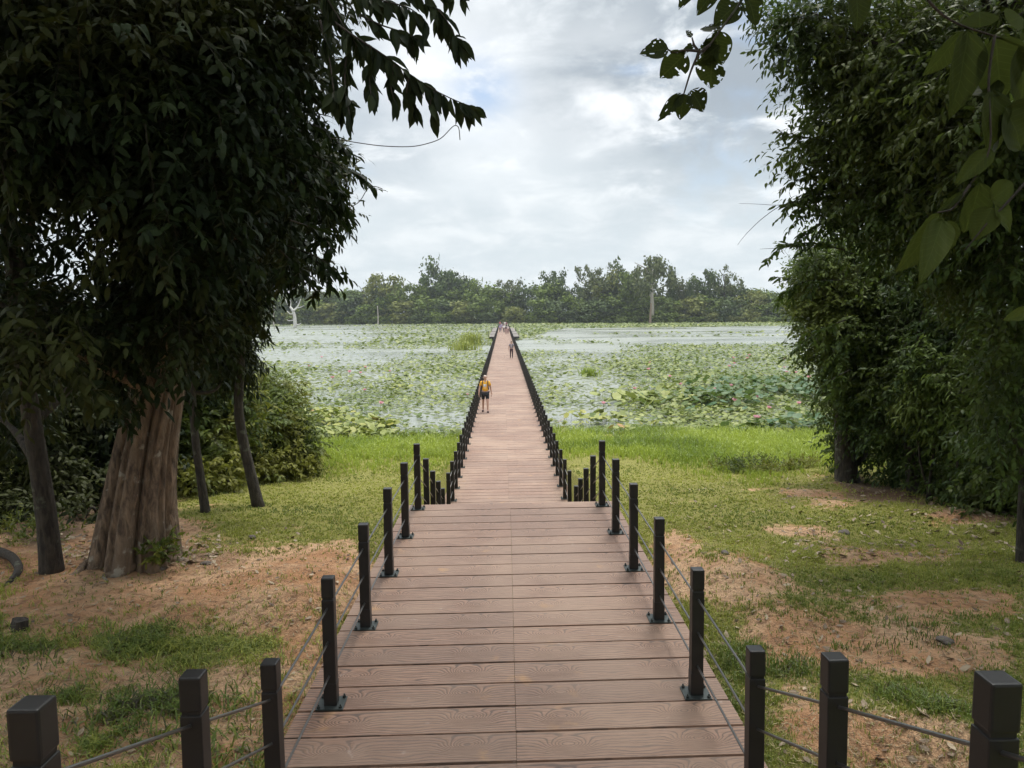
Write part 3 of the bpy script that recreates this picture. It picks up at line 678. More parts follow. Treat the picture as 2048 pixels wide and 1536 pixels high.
# big buttressed tree on the left, its crown extended unseen over the path for shade
def butt(th, t):
    fl = np.exp(-t*6.5)
    lob = .5+.5*np.cos(7*th+.6+1.5*t)
    return 1 + fl*(.12*lob+.22*np.clip(np.cos(th-3.35), 0, 1)**3) - .30*np.exp(-(np.cos(3.5*th+.6+1.0*t)/.24)**2) - .10*np.exp(-(np.cos(8*th+2+.8*np.sin(5*t))/.4)**2) + .09 + .015*np.cos(23*th+5*t)
gb = on_ground(262, 1116)
bt = [gb-[0, 0, .15]]+[at_y(a, b_, gb[1]) for a, b_ in ((272, 1040), (283, 950), (298, 860), (320, 760), (342, 640), (365, 480), (380, 300), (400, 60))]
bt = smooth_path(np.array(bt), 40)
bt = np.vstack([bt, bt[-1]+np.array([[.1, -.3, 1.5], [.2, -.6, 3.]])])
brad = np.interp(np.linspace(0, 1, len(bt)), [0, .08, .2, .35, .5, 1], [.47, .43, .375, .325, .28, .2])
LC = [(60, 60, 7.2, 1.1, 1.0), (200, 30, 7.6, 1.1, .9), (330, 120, 7.4, .95, .85), (450, 60, 8.2, .8, .9), (530, 90, 9.0, .6, .8), (590, 0, 8.2, .45, .5), (110, 210, 7.0, .75, .6), (250, 230, 8.4, .9, .75),
      (400, 230, 7.8, .95, .8), (490, 210, 8.6, .6, .7), (500, 310, 9.6, .55, .6), (340, 370, 7.4, .75, .7), (400, 390, 8.4, .6, .6), (470, 400, 10., .55, .6), (30, 300, 6.8, .5, .45), (250, 310, 7.6, .4, .35),
      (440, 150, 10, .9, 1.1), (300, 100, 10.5, 1.3, 1.3), (120, 60, 10.5, 1.4, 1.2), (350, 470, 9.0, .55, .5), (180, 280, 9.5, .45, .3),
      (300, 560, 8.2, .8, .6), (200, 650, 8.8, .9, .42), (345, 565, 9.4, .48, .42), (60, 660, 7.2, .7, .5), (600, 300, 9.6, .3, .25), (610, 360, 9.8, .25, .2), (570, 500, 9.4, .25, .10), (550, 440, 9.6, .36, .28), (615, 250, 9.8, .22, .15), (330, 650, 8.0, .5, .38), (20, 430, 8.0, .2, .3)]
CL, RL = clumps(LC)
OC = np.array([(-5.5, 1.5, 10.6), (-3.0, 4.0, 11.2), (-2.2, .0, 11.5), (-6.5, 5.0, 10.8), (-4.0, -3.2, 11.), (-8., -1., 10), (-.6, -2.5, 12), (-8.6, 4.5, 9.4), (-9, 8.5, 10.5), (-5.5, 8.5, 11.5), (-7.5, 12, 10.5), (-1.0, 2.6, 12.2)]); OC = np.vstack([OC, [(-9.5, -5.5, 7.5), (-4.5, -8, 8.5), (-11, -1.5, 6.5), (-.5, -8.5, 9.5), (-11.5, 4, 7), (-7, -8, 5.5), (-2, -9.5, 6), (-2.5, 6.6, 12.2), (-.3, 9.2, 13.2), (-2.2, 11, 13.6)]]); OR = np.array([(2., 2., .9)]*12+[(2.4, 2.4, 1.8)]*8+[(1.9, 1.9, .8)]*2)  # unseen canopy; rear and sunward clumps added to shade deck and foliage
def big_crown(cb):
    sprays(cb, CL, RL, 4700, 9, .16, .060, .5, .4, .55)
    boughs(cb, [((590, 300), (650, 320), (722, 352)), ((600, 240), (650, 262), (692, 300)), ((590, 380), (650, 400), (700, 440)), ((560, 330), (640, 370), (690, 385)), ((570, 490), (640, 515), (682, 552)), ((560, 500), (600, 540), (640, 585)), ((600, 200), (640, 190), (668, 215)),
                ((480, 560), (500, 600), (505, 640)), ((580, 440), (640, 460), (665, 500)), ((430, 560), (440, 620), (430, 670)), ((250, 680), (275, 740), (290, 800)), ((360, 690), (372, 730), (366, 770)), ((300, 690), (330, 720), (350, 745)), ((180, 680), (240, 730), (250, 850))], 8.9, .165, .058)
    sprays(cb, CL, RL*.75, 2000, 10, .10, .036, .4, .3, .4)
    sprays(cb, CL, RL*.7, 1000, 9, .17, .07, .5, .4, .7, 1.)
    sprays(cb, OC, OR, 3400, 9, .30, .13, .8, .3, .4, tpl=LEAFR, twig=0)
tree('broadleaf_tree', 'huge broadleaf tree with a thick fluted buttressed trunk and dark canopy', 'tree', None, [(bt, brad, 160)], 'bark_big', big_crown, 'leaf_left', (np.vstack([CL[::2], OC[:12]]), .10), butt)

bigtree = [o for o in COL.objects if o.get('label', '').startswith('huge broadleaf')][0]; Ob = np.array(bt[0])
for ang, ln, r0 in ((-2.6, .5, .09), (-1.35, .4, .08), (-.2, .5, .08), (2.9, .6, .10)):
    pts = []
    for q in np.linspace(0, 1, 7):
        rr_ = .36+ln*q; aa = ang+.35*math.sin(q*4+ang*3); xx, yy = bt[1][0]+rr_*math.cos(aa), bt[1][1]+rr_*math.sin(aa); pts.append([xx, yy, float(gz(xx, yy))+.07*(1-q)**1.5-.055*q])
    rt_ = MB(); rt_.tube(smooth_path(pts, 16), np.linspace(r0, r0*.3, 16), 8); local(rt_, Ob).build('root', M['bark_big'], bigtree, True)

# slim trees of the left bank
def slim(px_rows, Y, rad0, rad1, bark, label, crows, ns, ll, lw, mat, group='slim trees on the bank', extra=None, m=9, name='slim_tree', **kw):
    P = np.array([at_y(a, b_, Y+(r[0] if r else 0)) for a, b_, *r in px_rows]); g = P[0].copy(); P[0][2] = min(P[0][2], gz(g[0], g[1])-.1)
    P = smooth_path(P, 26); C, R = clumps(crows); paths = [(P, np.linspace(rad0, rad1, 26)*(1+.25*np.exp(-np.arange(26)/2.)), 14)]
    if extra is not None: paths += extra
    return tree(name, label, 'tree', group, paths, bark, lambda cb: sprays(cb, C, R, ns, m, ll, lw, **kw), mat, (C, rad1*.8))
g1 = on_ground(102, 1142); y = g1[1]
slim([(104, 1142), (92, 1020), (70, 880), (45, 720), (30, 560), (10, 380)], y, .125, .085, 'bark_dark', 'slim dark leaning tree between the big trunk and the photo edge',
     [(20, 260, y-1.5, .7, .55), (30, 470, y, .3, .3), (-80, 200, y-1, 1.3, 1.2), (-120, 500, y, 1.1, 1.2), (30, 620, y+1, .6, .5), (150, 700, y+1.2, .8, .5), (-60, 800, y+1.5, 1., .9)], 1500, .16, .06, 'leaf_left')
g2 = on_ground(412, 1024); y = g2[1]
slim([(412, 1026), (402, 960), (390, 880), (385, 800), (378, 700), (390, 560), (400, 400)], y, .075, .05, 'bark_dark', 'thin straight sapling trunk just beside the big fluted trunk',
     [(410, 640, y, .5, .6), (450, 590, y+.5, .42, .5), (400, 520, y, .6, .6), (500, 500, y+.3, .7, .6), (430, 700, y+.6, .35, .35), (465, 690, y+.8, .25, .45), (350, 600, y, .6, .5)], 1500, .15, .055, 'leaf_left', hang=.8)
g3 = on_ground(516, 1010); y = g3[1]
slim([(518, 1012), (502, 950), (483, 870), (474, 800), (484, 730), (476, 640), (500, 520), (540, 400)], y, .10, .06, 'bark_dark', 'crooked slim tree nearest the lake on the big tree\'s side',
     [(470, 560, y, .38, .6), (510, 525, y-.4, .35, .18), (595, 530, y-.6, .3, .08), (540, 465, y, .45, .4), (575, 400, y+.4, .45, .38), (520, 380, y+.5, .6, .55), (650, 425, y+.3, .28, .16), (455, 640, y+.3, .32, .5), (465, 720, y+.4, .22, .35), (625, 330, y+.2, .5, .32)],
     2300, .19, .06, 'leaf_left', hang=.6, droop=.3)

# dark undergrowth behind the left trunks
def bush(label, crows, ns, ll, lw, mat, name='shrub', cat='shrub', group='shrubs of the bank', m=9, stems=True, **kw):
    C, R = clumps(crows); g = C[0].copy(); g[2] = gz(g[0], g[1])
    t = empty(name, g, label, cat, group); cb = MB(); sprays(cb, C, R, ns, m, ll, lw, **kw); local(cb, g).build('foliage', M[mat], t)
    if not stems: return t
    sb = MB()
    for c in C:
        f = np.array([c[0], c[1], gz(c[0], c[1])-.1])+rng.standard_normal(3)*[.2, .2, 0]; sb.tube(smooth_path([f, (f+c)/2+rng.standard_normal(3)*.1, c], 8), np.linspace(.03, .01, 8), 5)
    local(sb, g).build('stem', M['bark_dark'], t, True); return t
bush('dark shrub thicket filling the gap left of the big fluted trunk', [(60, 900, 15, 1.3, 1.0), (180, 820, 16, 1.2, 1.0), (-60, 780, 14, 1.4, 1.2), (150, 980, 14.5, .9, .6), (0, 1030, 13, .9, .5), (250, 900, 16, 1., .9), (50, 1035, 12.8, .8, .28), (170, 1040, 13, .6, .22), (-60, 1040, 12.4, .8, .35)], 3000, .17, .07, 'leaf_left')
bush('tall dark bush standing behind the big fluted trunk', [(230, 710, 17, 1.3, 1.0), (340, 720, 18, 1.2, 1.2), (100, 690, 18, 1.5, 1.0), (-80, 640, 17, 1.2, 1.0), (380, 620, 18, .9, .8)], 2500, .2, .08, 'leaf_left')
bush('leafy green bush between the thin sapling and the big trunk', [(400, 880, 17.5, .7, .8), (440, 820, 18.5, .8, .8), (380, 780, 18, .7, .7), (430, 940, 16.8, .5, .35), (395, 970, 16, .4, .25)], 1500, .17, .075, 'leaf_shrub', hang=.35)
bush('yellow green bush along the shore behind the crooked slim tree', [(520, 850, 20.5, .9, .75), (580, 870, 21, .7, .65), (540, 800, 22, .8, .6), (480, 790, 22, .8, .7), (600, 915, 20.5, .45, .35), (530, 930, 19.5, .7, .3)], 2400, .16, .07, 'leaf_shrub', hang=.35, tint=(.2, 1.1))
bush('low weeds on the dark floor beside the leaning slim tree', [(60, 1085, 11.2, .35, .12), (30, 1060, 11.8, .4, .15), (130, 1075, 12.0, .3, .1)], 120, .10, .03, 'leaf_shrub', stems=False, slen=.2, hang=-.1, droop=-.4)
bush('small ragged weed at the foot of the big fluted trunk', [(330, 1105, 9.6, .16, .12), (300, 1112, 9.5, .12, .08)], 30, .11, .045, 'leaf_shrub', stems=False, slen=.15, hang=-.1, droop=-.4)

# right bank
g4 = on_ground(1692, 962); y = g4[1]
tp = np.array([at_y(a, b_, y) for a, b_ in ((1696, 962), (1690, 900), (1688, 800), (1686, 700), (1690, 600), (1700, 500))]); tp[0][2] -= .2
t2 = np.array([at_y(a, b_, y+.25) for a, b_ in ((1682, 962), (1680, 880), (1676, 780), (1660, 660), (1640, 560))]); t2[0][2] -= .2
slim([(1696, 962), (1690, 900), (1688, 800), (1686, 700), (1690, 600), (1700, 500)], y, .23, .12, 'bark_dark', 'twin trunked dense leafy tree nearest the water on the lawn side',
     [(1680, 560, y, .95, .8), (1740, 520, y+.5, 1.2, .9), (1640, 620, y-.3, .55, .5), (1685, 690, y, .65, .6), (1700, 660, y-.4, 1.0, .8), (1715, 760, y-.2, .7, .7), (1690, 800, y-.3, .5, .6), (1780, 700, y+.3, .9, .9), (1780, 580, y, 1.2, 1.),
      (1635, 520, y-.4, .55, .28), (1745, 800, y-.1, .7, .5), (1690, 880, y+.5, .4, .5), (1840, 640, y, 1.0, 1.0), (1635, 570, y+.4, .6, .5), (1720, 850, y+.7, .5, .5)], 6400, .12, .062, 'leaf_light', None,
     [(smooth_path(t2, 20), np.linspace(.14, .07, 20), 10)], hang=.3, slen=.4, tint=(.2, .9), name='twin_trunk_tree')
g5 = on_ground(1835, 985); y = g5[1]
slim([(1835, 985), (1826, 920), (1822, 840), (1830, 740), (1860, 600), (1880, 450)], y, .17, .10, 'bark_dark', 'dark tree with a hidden trunk deeper in the lawn side thicket',
     [(1850, 760, y-.4, 1., .8), (1940, 700, y-.6, 1.2, 1.), (1900, 600, y, 1.3, 1.0), (1830, 860, y, .8, .6), (1930, 850, y-1, .8, .7), (1990, 800, y-1.2, .9, .8), (2030, 640, y-1, 1.2, 1.1), (1760, 840, y+.8, .6, .6), (1880, 930, y-.2, .6, .4), (1800, 920, y+1, .6, .4), (1960, 940, y-1.5, .6, .5)],
     3400, .16, .058, 'leaf_right', hang=.45)
g6 = on_ground(2046, 1125); y = g6[1]
C6 = [(1600, 60, y+1.6, .5, .45), (1680, 40, y+1.5, .8, .6), (1640, 130, y+1.6, .45, .32), (1720, 140, y+1.6, .6, .5), (1790, 60, y+1, .9, .8), (1780, 230, y+1.2, .8, .6), (1690, 270, y+1.5, .5, .35), (1630, 285, y+1.6, .36, .22), (1860, 180, y+.6, 1., .9),
      (1720, 350, y+1.5, .65, .5), (1660, 390, y+1.7, .35, .28), (1690, 430, y+1.6, .45, .3), (1800, 380, y+1.2, .9, .7), (1900, 330, y+.6, 1., .9), (1960, 100, y, 1.1, 1.), (1990, 330, y-.3, 1., .9), (1880, 480, y+.6, .8, .5), (2060, 200, y-1, 1.1, 1.1),
      (2060, 480, y-.8, .8, .9), (1960, 500, y+.3, .7, .6), (1590, 10, y+1.8, .35, .3), (1720, 230, y+2.2, .8, .7), (1800, 120, y+2.8, 1.2, 1.), (1920, 220, y+2.8, 1.5, 1.4), (1840, 360, y+2.8, 1.2, 1.), (2050, 640, y-.6, .6, .7), (2040, 790, y-.4, .5, .6), (2050, 900, y-.3, .4, .5), (2020, 60, y+2, 1.4, 1.2)]
OC2 = np.array([(5.2, 2.0, 10.8), (3.2, 4.2, 11.6), (7.5, 4.5, 10.6), (3.2, -1.5, 11.6), (7.0, -2.5, 10.2), (9.5, 2, 9.8), (1.6, 1.0, 12.4), (9.5, 7, 11)]); OC2 = np.vstack([OC2, [(9.5, -5, 7.5), (4.5, -8, 8.5), (11.5, 0, 6.5), (12.5, 5.5, 7.5), (6.5, -8, 5.5), (2, -9.5, 6.), (2.6, 6.6, 12.2), (2.0, 10.2, 13.4)]]); OR2 = np.array([(1.9, 1.9, .9)]*8+[(2.4, 2.4, 1.8)]*7+[(1.9, 1.9, .8)])  # unseen lawn-side canopy, rear clumps added to keep light off the foreground
P6 = np.array([at_y(a, b_, y) for a, b_ in ((2054, 1130), (2058, 980), (2074, 760), (2070, 520), (2030, 300), (1990, 60))]); P6[0][2] -= .2; P6 = smooth_path(P6, 30); CC, RR = clumps(C6)
def rcrown(cb):
    boughs(cb, [((1700, 300), (1640, 280), (1556, 263)), ((1720, 330), (1660, 320), (1590, 330)), ((1700, 180), (1660, 160), (1600, 165)), ((1680, 110), (1620, 100), (1545, 90)), ((1660, 40), (1600, 30), (1545, 50)), ((1720, 400), (1660, 400), (1615, 375)), ((1700, 440), (1650, 440), (1600, 470)), ((1740, 220), (1680, 210), (1650, 190)), ((1700, 370), (1640, 352), (1600, 358)),
                ((1690, 500), (1620, 485), (1556, 492)), ((1680, 560), (1610, 560), (1560, 590)), ((1690, 640), (1640, 660), (1600, 690)), ((1690, 384), (1650, 374), (1610, 396)), ((1640, 395), (1600, 402), (1572, 409)), ((1700, 740), (1660, 760), (1632, 790))], y+1.6, .14, .05, 46, .5)
    sprays(cb, CC, RR, 7800, 10, .125, .050, .45, .4, .5, tint=(.15, .95)); sprays(cb, OC2, OR2, 2500, 9, .30, .13, .8, .3, .4, tpl=LEAFR, twig=0)
t = tree('broadleaf_tree', 'tall leafy tree towering over the lawn side, its pale trunk foot at the photo edge', 'tree', None, [(P6, np.linspace(.13, .08, 30), 16)], 'bark_dark', rcrown, 'leaf_right', (np.vstack([CC[::2], OC2]), .05))
for rows in (((1700, 385), (1660, 372), (1600, 400), (1560, 412), (1520, 408), (1478, 407)), ((1610, 400), (1560, 410), (1520, 440), (1490, 470), (1475, 490)), ((1690, 240), (1660, 235), (1640, 215), (1625, 212)), ((1600, 492), (1560, 496), (1520, 498))):
    vb = MB(); vb.tube(smooth_path([at_y(a, b_, y+1.6) for a, b_ in rows], 20), np.linspace(.006, .0018, 20), 4); local(vb, P6[0]).build('tendril', M['bark_dark'], t)
bush('dark low thicket under the trees on the lawn side', [(1960, 1000, 13.2, .7, .4), (2030, 960, 12.6, .8, .7), (1900, 990, 15, .7, .35), (2010, 1030, 12, .5, .25), (2080, 880, 12, .9, .9), (2100, 700, 12, 1., 1.2), (1840, 970, 17, .6, .3)], 1700, .15, .06, 'leaf_right')
bush('yellow green leafy sapling standing out before the lawn side thicket', [(1850, 790, 14.2, .42, .4), (1900, 840, 14, .36, .35), (1880, 730, 14.2, .45, .35), (1930, 770, 13.6, .4, .4), (1960, 880, 13.6, .3, .3)], 620, .16, .05, 'leaf_light', tint=(.5, 1.3), hang=.6)
bush('bright yellow green bush seen through the lawn side trees', [(1780, 900, 22, .8, .5), (1740, 920, 21.5, .4, .4), (1830, 880, 22.5, .8, .7)], 700, .16, .07, 'leaf_shrub', tint=(.5, 1.2))
bush('low green weed clump on the lawn before the tall shore grass', [(1500, 935, 19.5, .5, .14), (1550, 950, 19, .4, .10), (1450, 940, 20, .35, .12), (1600, 935, 19.4, .45, .14)], 420, .11, .035, 'leaf_shrub', stems=False, slen=.25, hang=-.1, droop=-.3, tint=(0, .5))

# hanging branch over the path, top left
def branch(name, label, twigs, ll, lw, mat, leaves, hang=1.3, tpl=LEAFHI, spread=.5, rad=.006, group=None, holes=0.):
    O = twigs[0][0]; t = empty(name, O, label, 'branch', group); tb = MB(); lb = MB()
    for P in twigs:
        Q = smooth_path(P, 16); tb.tube(Q, np.linspace(rad, rad*.35, 16), 6)
        ln = np.linalg.norm(np.diff(P, axis=0), axis=1).sum(); k = max(3, int(ln*leaves))
        u = np.sort(rng.random(k)); u[-1] = 1.; i = np.clip(u*15, 0, 14.999); i0 = i.astype(int); B = Q[i0]+(Q[i0+1]-Q[i0])*(i-i0)[:, None]; T = norm(Q[i0+1]-Q[i0])
        D = T*.75 - UP*hang*(.5+rng.random(k))[:, None] + rng.standard_normal((k, 3))*spread
        Nn = np.stack([rng.standard_normal(k)*.7, -np.ones(k), .4+rng.standard_normal(k)*.4], -1)
        put_leaves(lb, B, D, Nn, ll*(.65+.5*rng.random(k)), lw*(.7+.45*rng.random(k)), np.clip(.45+.3*rng.standard_normal(k), 0, 1), tpl)
    local(tb, O).build('twig', M['bark_dark'], t, True); local(lb, O).build('leaves', M[mat], t, True); return t
Yh = 4.2
tw = [pxpath([(a, b_, Yh+c) for a, b_, c in r]) for r in (
    ((640, 20, .3), (700, 70, .1), (742, 92, 0), (781, 119, 0), (819, 150, 0), (869, 183, 0), (925, 208, 0), (948, 214, 0)),
    ((700, 70, .2), (690, 130, .2), (690, 190, .1), (700, 230, 0)), ((742, 92, 0), (738, 150, .1), (742, 190, 0)), ((790, 125, 0), (780, 170, 0), (790, 205, 0)), ((819, 150, 0), (812, 185, 0), (826, 215, .1)),
    ((869, 183, 0), (860, 205, 0), (866, 222, 0)), ((640, 40, .3), (660, 120, .3), (668, 190, .2), (680, 215, .2)), ((720, 30, .1), (760, 50, 0), (800, 62, 0), (836, 78, 0)), ((700, -20, .1), (760, 0, 0), (820, 15, 0), (850, 40, 0)),
    ((780, -40, 0), (840, -10, 0), (880, 20, 0), (905, 60, 0), (915, 85, 0)), ((880, 20, 0), (900, 70, .1), (925, 80, 0)), ((860, -40, 0), (900, -20, 0), (930, -10, 0)), ((650, -10, .2), (680, 40, .2), (720, 100, .1)))]
hb = branch('hanging_branch', 'leafy branch with drooping oval leaves hanging into the sky beside the big tree', tw, .122, .043, 'leaf_hero', 60, 1.2)
vb = MB(); vb.tube(smooth_path([at_y(a, b_, Yh+.4) for a, b_ in ((660, 276), (711, 285), (760, 292), (808, 294), (838, 292), (880, 280), (897, 262), (908, 250), (918, 252), (920, 280))], 40), .0025, 4); local(vb, tw[0][0]).build('tendril', M['bark_dark'], hb)
vb = MB(); vb.tube(smooth_path([at_y(a, b_, 12) for a, b_ in ((690, 420), (720, 405), (735, 375), (750, 372), (765, 378))], 20), .006, 4); local(vb, tw[0][0]).build('tendril', M['bark_dark'], hb)

# two broad-leaved sprigs close to the camera, top right
def big_leaf(lb, p, d, nrm, ln, wd, tint, holes=0., n=24, mcols=18):
    """one broad leaf as a fine grid, chewed through where holes are wanted"""
    d = norm(np.array(d, float)); s = norm(np.cross(d, np.array(nrm, float))); nn = np.cross(s, d); V = []; uv = []
    for i in range(n+1):
        t = i/n; w = math.sin(math.pi*min(1, t**.8))**.72*(1-.25*t) if 0 < t < 1 else 0.
        w = max(w, .0)*.5
        for j in range(mcols+1):
            q = (j/mcols*2-1); V.append(np.array(p)+d*ln*t*(1-.02*q*q)+s*wd*w*q + nn*(.10*ln*w*q*q*2 - .16*ln*t*t + .008*ln*math.sin(q*9+t*14))); uv.append((q*w, t))
    F4 = []; c = mcols+1; ph = rng.random(2)*50; hf = rng.uniform(.32, .75)
    for i in range(n):
        for j in range(mcols):
            if holes:
                edge = max(abs((j+.5)/mcols*2-1), .9*abs((i+.5)/n*2-1))
                if vnoise(np.array(i*hf+ph[0]), np.array(j*hf+ph[1]), 9) < holes*(.25+.95*edge**2) and abs(j+.5-mcols/2) > 1.2: continue
            F4.append([i*c+j, i*c+j+1, (i+1)*c+j+1, (i+1)*c+j])
    lb.add(V, F4=F4, tint=tint, uv=uv)
def sprig(name, label, stems, leaves, mat, Y):
    O = at_y(*stems[0][0], Y); t = empty(name, O, label, 'branch'); tb = MB(); lb = MB()
    for st_ in stems: tb.tube(smooth_path([at_y(a, b_, Y) for a, b_ in st_], 16), np.linspace(.0042, .0018, 16)*Y/2, 6)
    for (x0, y0, x1, y1, w, hole, dy, ti) in leaves:
        a = at_y(x0, y0, Y); c = at_y(x1, y1, Y+dy); ln = np.linalg.norm(c-a); big_leaf(lb, a, c-a, (rng.uniform(-.5, .5), -1, rng.uniform(0, .5)), ln, w*Y/F, ti*(.25 if Y > 2 else 1), hole)  # insect-eaten sprig's tint lowered, its backlit darkness put into the colour
    local(tb, O).build('twig', M['bark_dark'], t, True); local(lb, O).build('leaves', M[mat], t, True); return t
sprig('overhanging_sprig', 'sprig of insect eaten round leaves dangling alone against the cloudy sky', [[(1500, -40), (1485, 0), (1460, 35), (1440, 60), (1420, 90), (1402, 110)], [(1420, 90), (1398, 105), (1382, 140), (1367, 190)], [(1398, 102), (1370, 100), (1345, 105), (1335, 98)], [(1395, 100), (1388, 90), (1384, 75)]],
      [(1337, 98, 1280, 102, 52, .34, 0, .5), (1372, 105, 1320, 160, 62, .30, .05, .4), (1366, 188, 1316, 240, 30, .28, 0, .5), (1367, 187, 1362, 241, 42, .26, .02, .5), (1382, 180, 1410, 222, 52, .30, 0, .45), (1440, 62, 1400, 50, 44, .45, .05, .3), (1430, 62, 1444, 135, 62, .38, .05, .2),
       (1425, 110, 1418, 184, 66, .38, .08, .2), (1440, 90, 1385, 130, 50, .42, .05, .15), (1478, 5, 1428, 48, 60, .22, 0, .5), (1486, -30, 1522, 54, 62, .32, .02, .3), (1440, -30, 1388, 28, 52, .2, .05, .6), (1390, -40, 1358, 16, 34, .3, 0, .3), (1388, 88, 1362, 108, 16, .3, 0, .3), (1384, 74, 1372, 60, 14, .4, 0, .3)], 'leaf_broad', 2.4)
sprig('overhanging_sprig', 'close sprig of big broad dark leaves reaching in before the lawn side trees', [[(1840, -20), (1880, 30), (1930, 55), (2000, 75), (2080, 100)], [(2080, 330), (2020, 400), (1975, 445), (1930, 500)], [(1990, 70), (1975, 160), (1985, 300), (1940, 370)], [(1940, 370), (1905, 420), (1875, 425)]],
      [(1925, 60, 1850, 165, 60, 0, .1, .3), (1935, 60, 1920, 235, 100, 0, 0, .45), (1960, 55, 1960, 20, 70, 0, 0, .4), (1990, 75, 2010, 210, 110, 0, .05, .5), (2000, 190, 1900, 170, 90, 0, .1, .25), (1985, 180, 1990, 300, 90, 0, 0, .45), (2040, 90, 2060, 220, 100, 0, .05, .5), (2010, 215, 2060, 300, 110, 0, .05, .5),
       (1985, 300, 1912, 365, 44, 0, 0, .6), (1880, 428, 1805, 550, 74, 0, 0, .7), (1885, 440, 1850, 552, 62, 0, -.1, .85), (1895, 440, 1890, 530, 50, 0, .1, .3), (1960, 365, 1935, 480, 66, 0, .1, .3), (1985, 415, 1945, 480, 60, 0, 0, .8), (1990, 410, 2030, 460, 58, .12, 0, .9), (1980, 400, 2035, 365, 62, 0, 0, .8), (2015, 45, 2046, 30, 60, 0, 0, .6),
       (2000, 230, 1995, 330, 60, 0, .1, .35), (1925, 385, 1875, 425, 18, 0, 0, .2), (2060, 620, 2010, 640, 30, 0, 0, .9), (1712, -25, 1722, 60, 60, 0, 0, .15)], 'leaf_broad', 1.75)
# root on the left
rb = MB(); rb.tube(smooth_path([on_ground(-80, 1105)+[0, 0, .02], on_ground(-20, 1112)+[0, 0, .10], on_ground(25, 1126)+[0, 0, .10], on_ground(42, 1142)+[0, 0, .03], on_ground(20, 1165)-[0, 0, .02], on_ground(-10, 1180)-[0, 0, .08]], 24), np.linspace(.07, .04, 24), 9)
tag(rb.build('tree_root', M['bark_dark'], smooth=True), 'bare curved root lying on the soil at the photo edge', 'root')
# chopped stump and stones
sb = MB(); p = on_ground(38, 1258); sb.tube([p-[0, 0, .1], p, p+[.01, 0, .05], p+[.02, 0, .10]], [.09, .085, .075, .07], 11, prof=lambda th, t: 1+.15*np.cos(3*th+1)+.08*np.cos(7*th)); tag(sb.build('tree_stump', M['bark_dark']), 'small brown stump in the bare soil near the lowest left posts', 'stump')
M['stone'] = plain('stone', (.12, .10, .085), .9, 0, .4, 14)
for (px, py, s, lab) in ((1890, 1283, .06, 'dark stone on the bare soil strip of the lawn side'), (1688, 1067, .08, 'brown rock in the lawn below the twin trunked tree'), (412, 1128, .05, 'small brown stone on the orange soil by the big trunk'), (318, 1140, .06, 'rough clod of earth under the big fluted trunk'), (1450, 1106, .05, 'dark pebble on the lawn beside the orange bank'), (505, 1075, .05, 'dark clod at the lawn edge above the orange soil')):
    p = on_ground(px, py); bm = bmesh.new(); bmesh.ops.create_icosphere(bm, subdivisions=3, radius=1)
    for v in bm.verts:
        q = v.co; k = 1+.35*(float(fbm(np.array(q.x*1.4+px), np.array(q.y*1.4+q.z), 3, 91))-.5)*2; v.co = Vector((q.x*s*1.3*k, q.y*s*k, q.z*s*.62*k))
    me = bpy.data.meshes.new('stone'); bm.to_mesh(me); bm.free(); me.materials.append(M['stone']); ob = bpy.data.objects.new('stone', me); COL.objects.link(ob); ob.location = p+[0, 0, s*.15]; ob.rotation_euler[2] = px; tag(ob, lab, 'stone', 'stones on the bank')

# ------------------------------------------------------------------ the wood beyond the lake
def unit_crown(kind, nq, seed, size=.085):
    r = np.random.default_rng(seed)
    if kind == 'bush':   C = [(x, y, z, s) for x, y, z, s in zip(r.uniform(-.36, .36, 26), r.uniform(-.36, .36, 26), r.uniform(.03, .80, 26), r.uniform(.13, .22, 26))]; C = [c for c in C if (c[0]/.46)**2+(c[1]/.46)**2+((c[2]-.2)/.72)**2 < 1]
    elif kind == 'round': C = [(x, y, z, s) for x, y, z, s in zip(r.uniform(-.42, .42, 44), r.uniform(-.42, .42, 44), r.uniform(.25, .93, 44), r.uniform(.10, .19, 44))]; C = [c for c in C if (c[0]/.46)**2+(c[1]/.46)**2+((c[2]-.58)/.40)**2 < 1]
    elif kind == 'column': C = [(x*(1.1-z*.5), y*(1.1-z*.5), z, s) for x, y, z, s in zip(r.uniform(-.3, .3, 26), r.uniform(-.3, .3, 26), np.linspace(.05, .93, 26), r.uniform(.10, .2, 26))]
    elif kind == 'airy':  C = [(x, y, z, s) for x, y, z, s in zip(r.uniform(-.5, .5, 22), r.uniform(-.5, .5, 22), r.uniform(.52, .97, 22), r.uniform(.055, .12, 22))]
    else:                C = [(x, y, z, s) for x, y, z, s in zip(r.uniform(-.45, .45, 34), r.uniform(-.45, .45, 34), r.uniform(.48, .95, 34), r.uniform(.09, .16, 34))]; C = [c for c in C if (c[0]/.5)**2+(c[1]/.5)**2+((c[2]-.68)/.33)**2 < 1.05]
    C = np.array(C); idx = r.integers(0, len(C), nq); d = norm(r.standard_normal((nq, 3))); rad = C[idx, 3]*(r.random(nq)**.35)*(1+.25*r.standard_normal(nq))
    P = C[idx, :3]+d*rad[:, None]*np.array([1.1, 1.1, .8]); P[:, 2] = np.maximum(P[:, 2], .005)
    Nn = norm(d+r.standard_normal((nq, 3))*.7+UP*.4); D = norm(np.cross(Nn, r.standard_normal((nq, 3))))
    mb = MB(); sz = size*(.5+.9*r.random(nq))
    put_leaves(mb, P-D*sz[:, None]*.5, D, Nn, sz, sz*.62, np.clip(.5+.25*r.standard_normal(nq)+.25*(C[idx, 2]-.5), 0, 1), LEAFR)
    return mb.mesh('crown')
CR = {k: [unit_crown(k, n, 100*i+j, s) for j in range(v)] for i, (k, n, v, s) in enumerate((('bush', 1900, 3, .085), ('round', 2300, 4, .075), ('column', 1700, 2, .085), ('airy', 900, 2, .06), ('emergent', 1700, 3, .065)))}
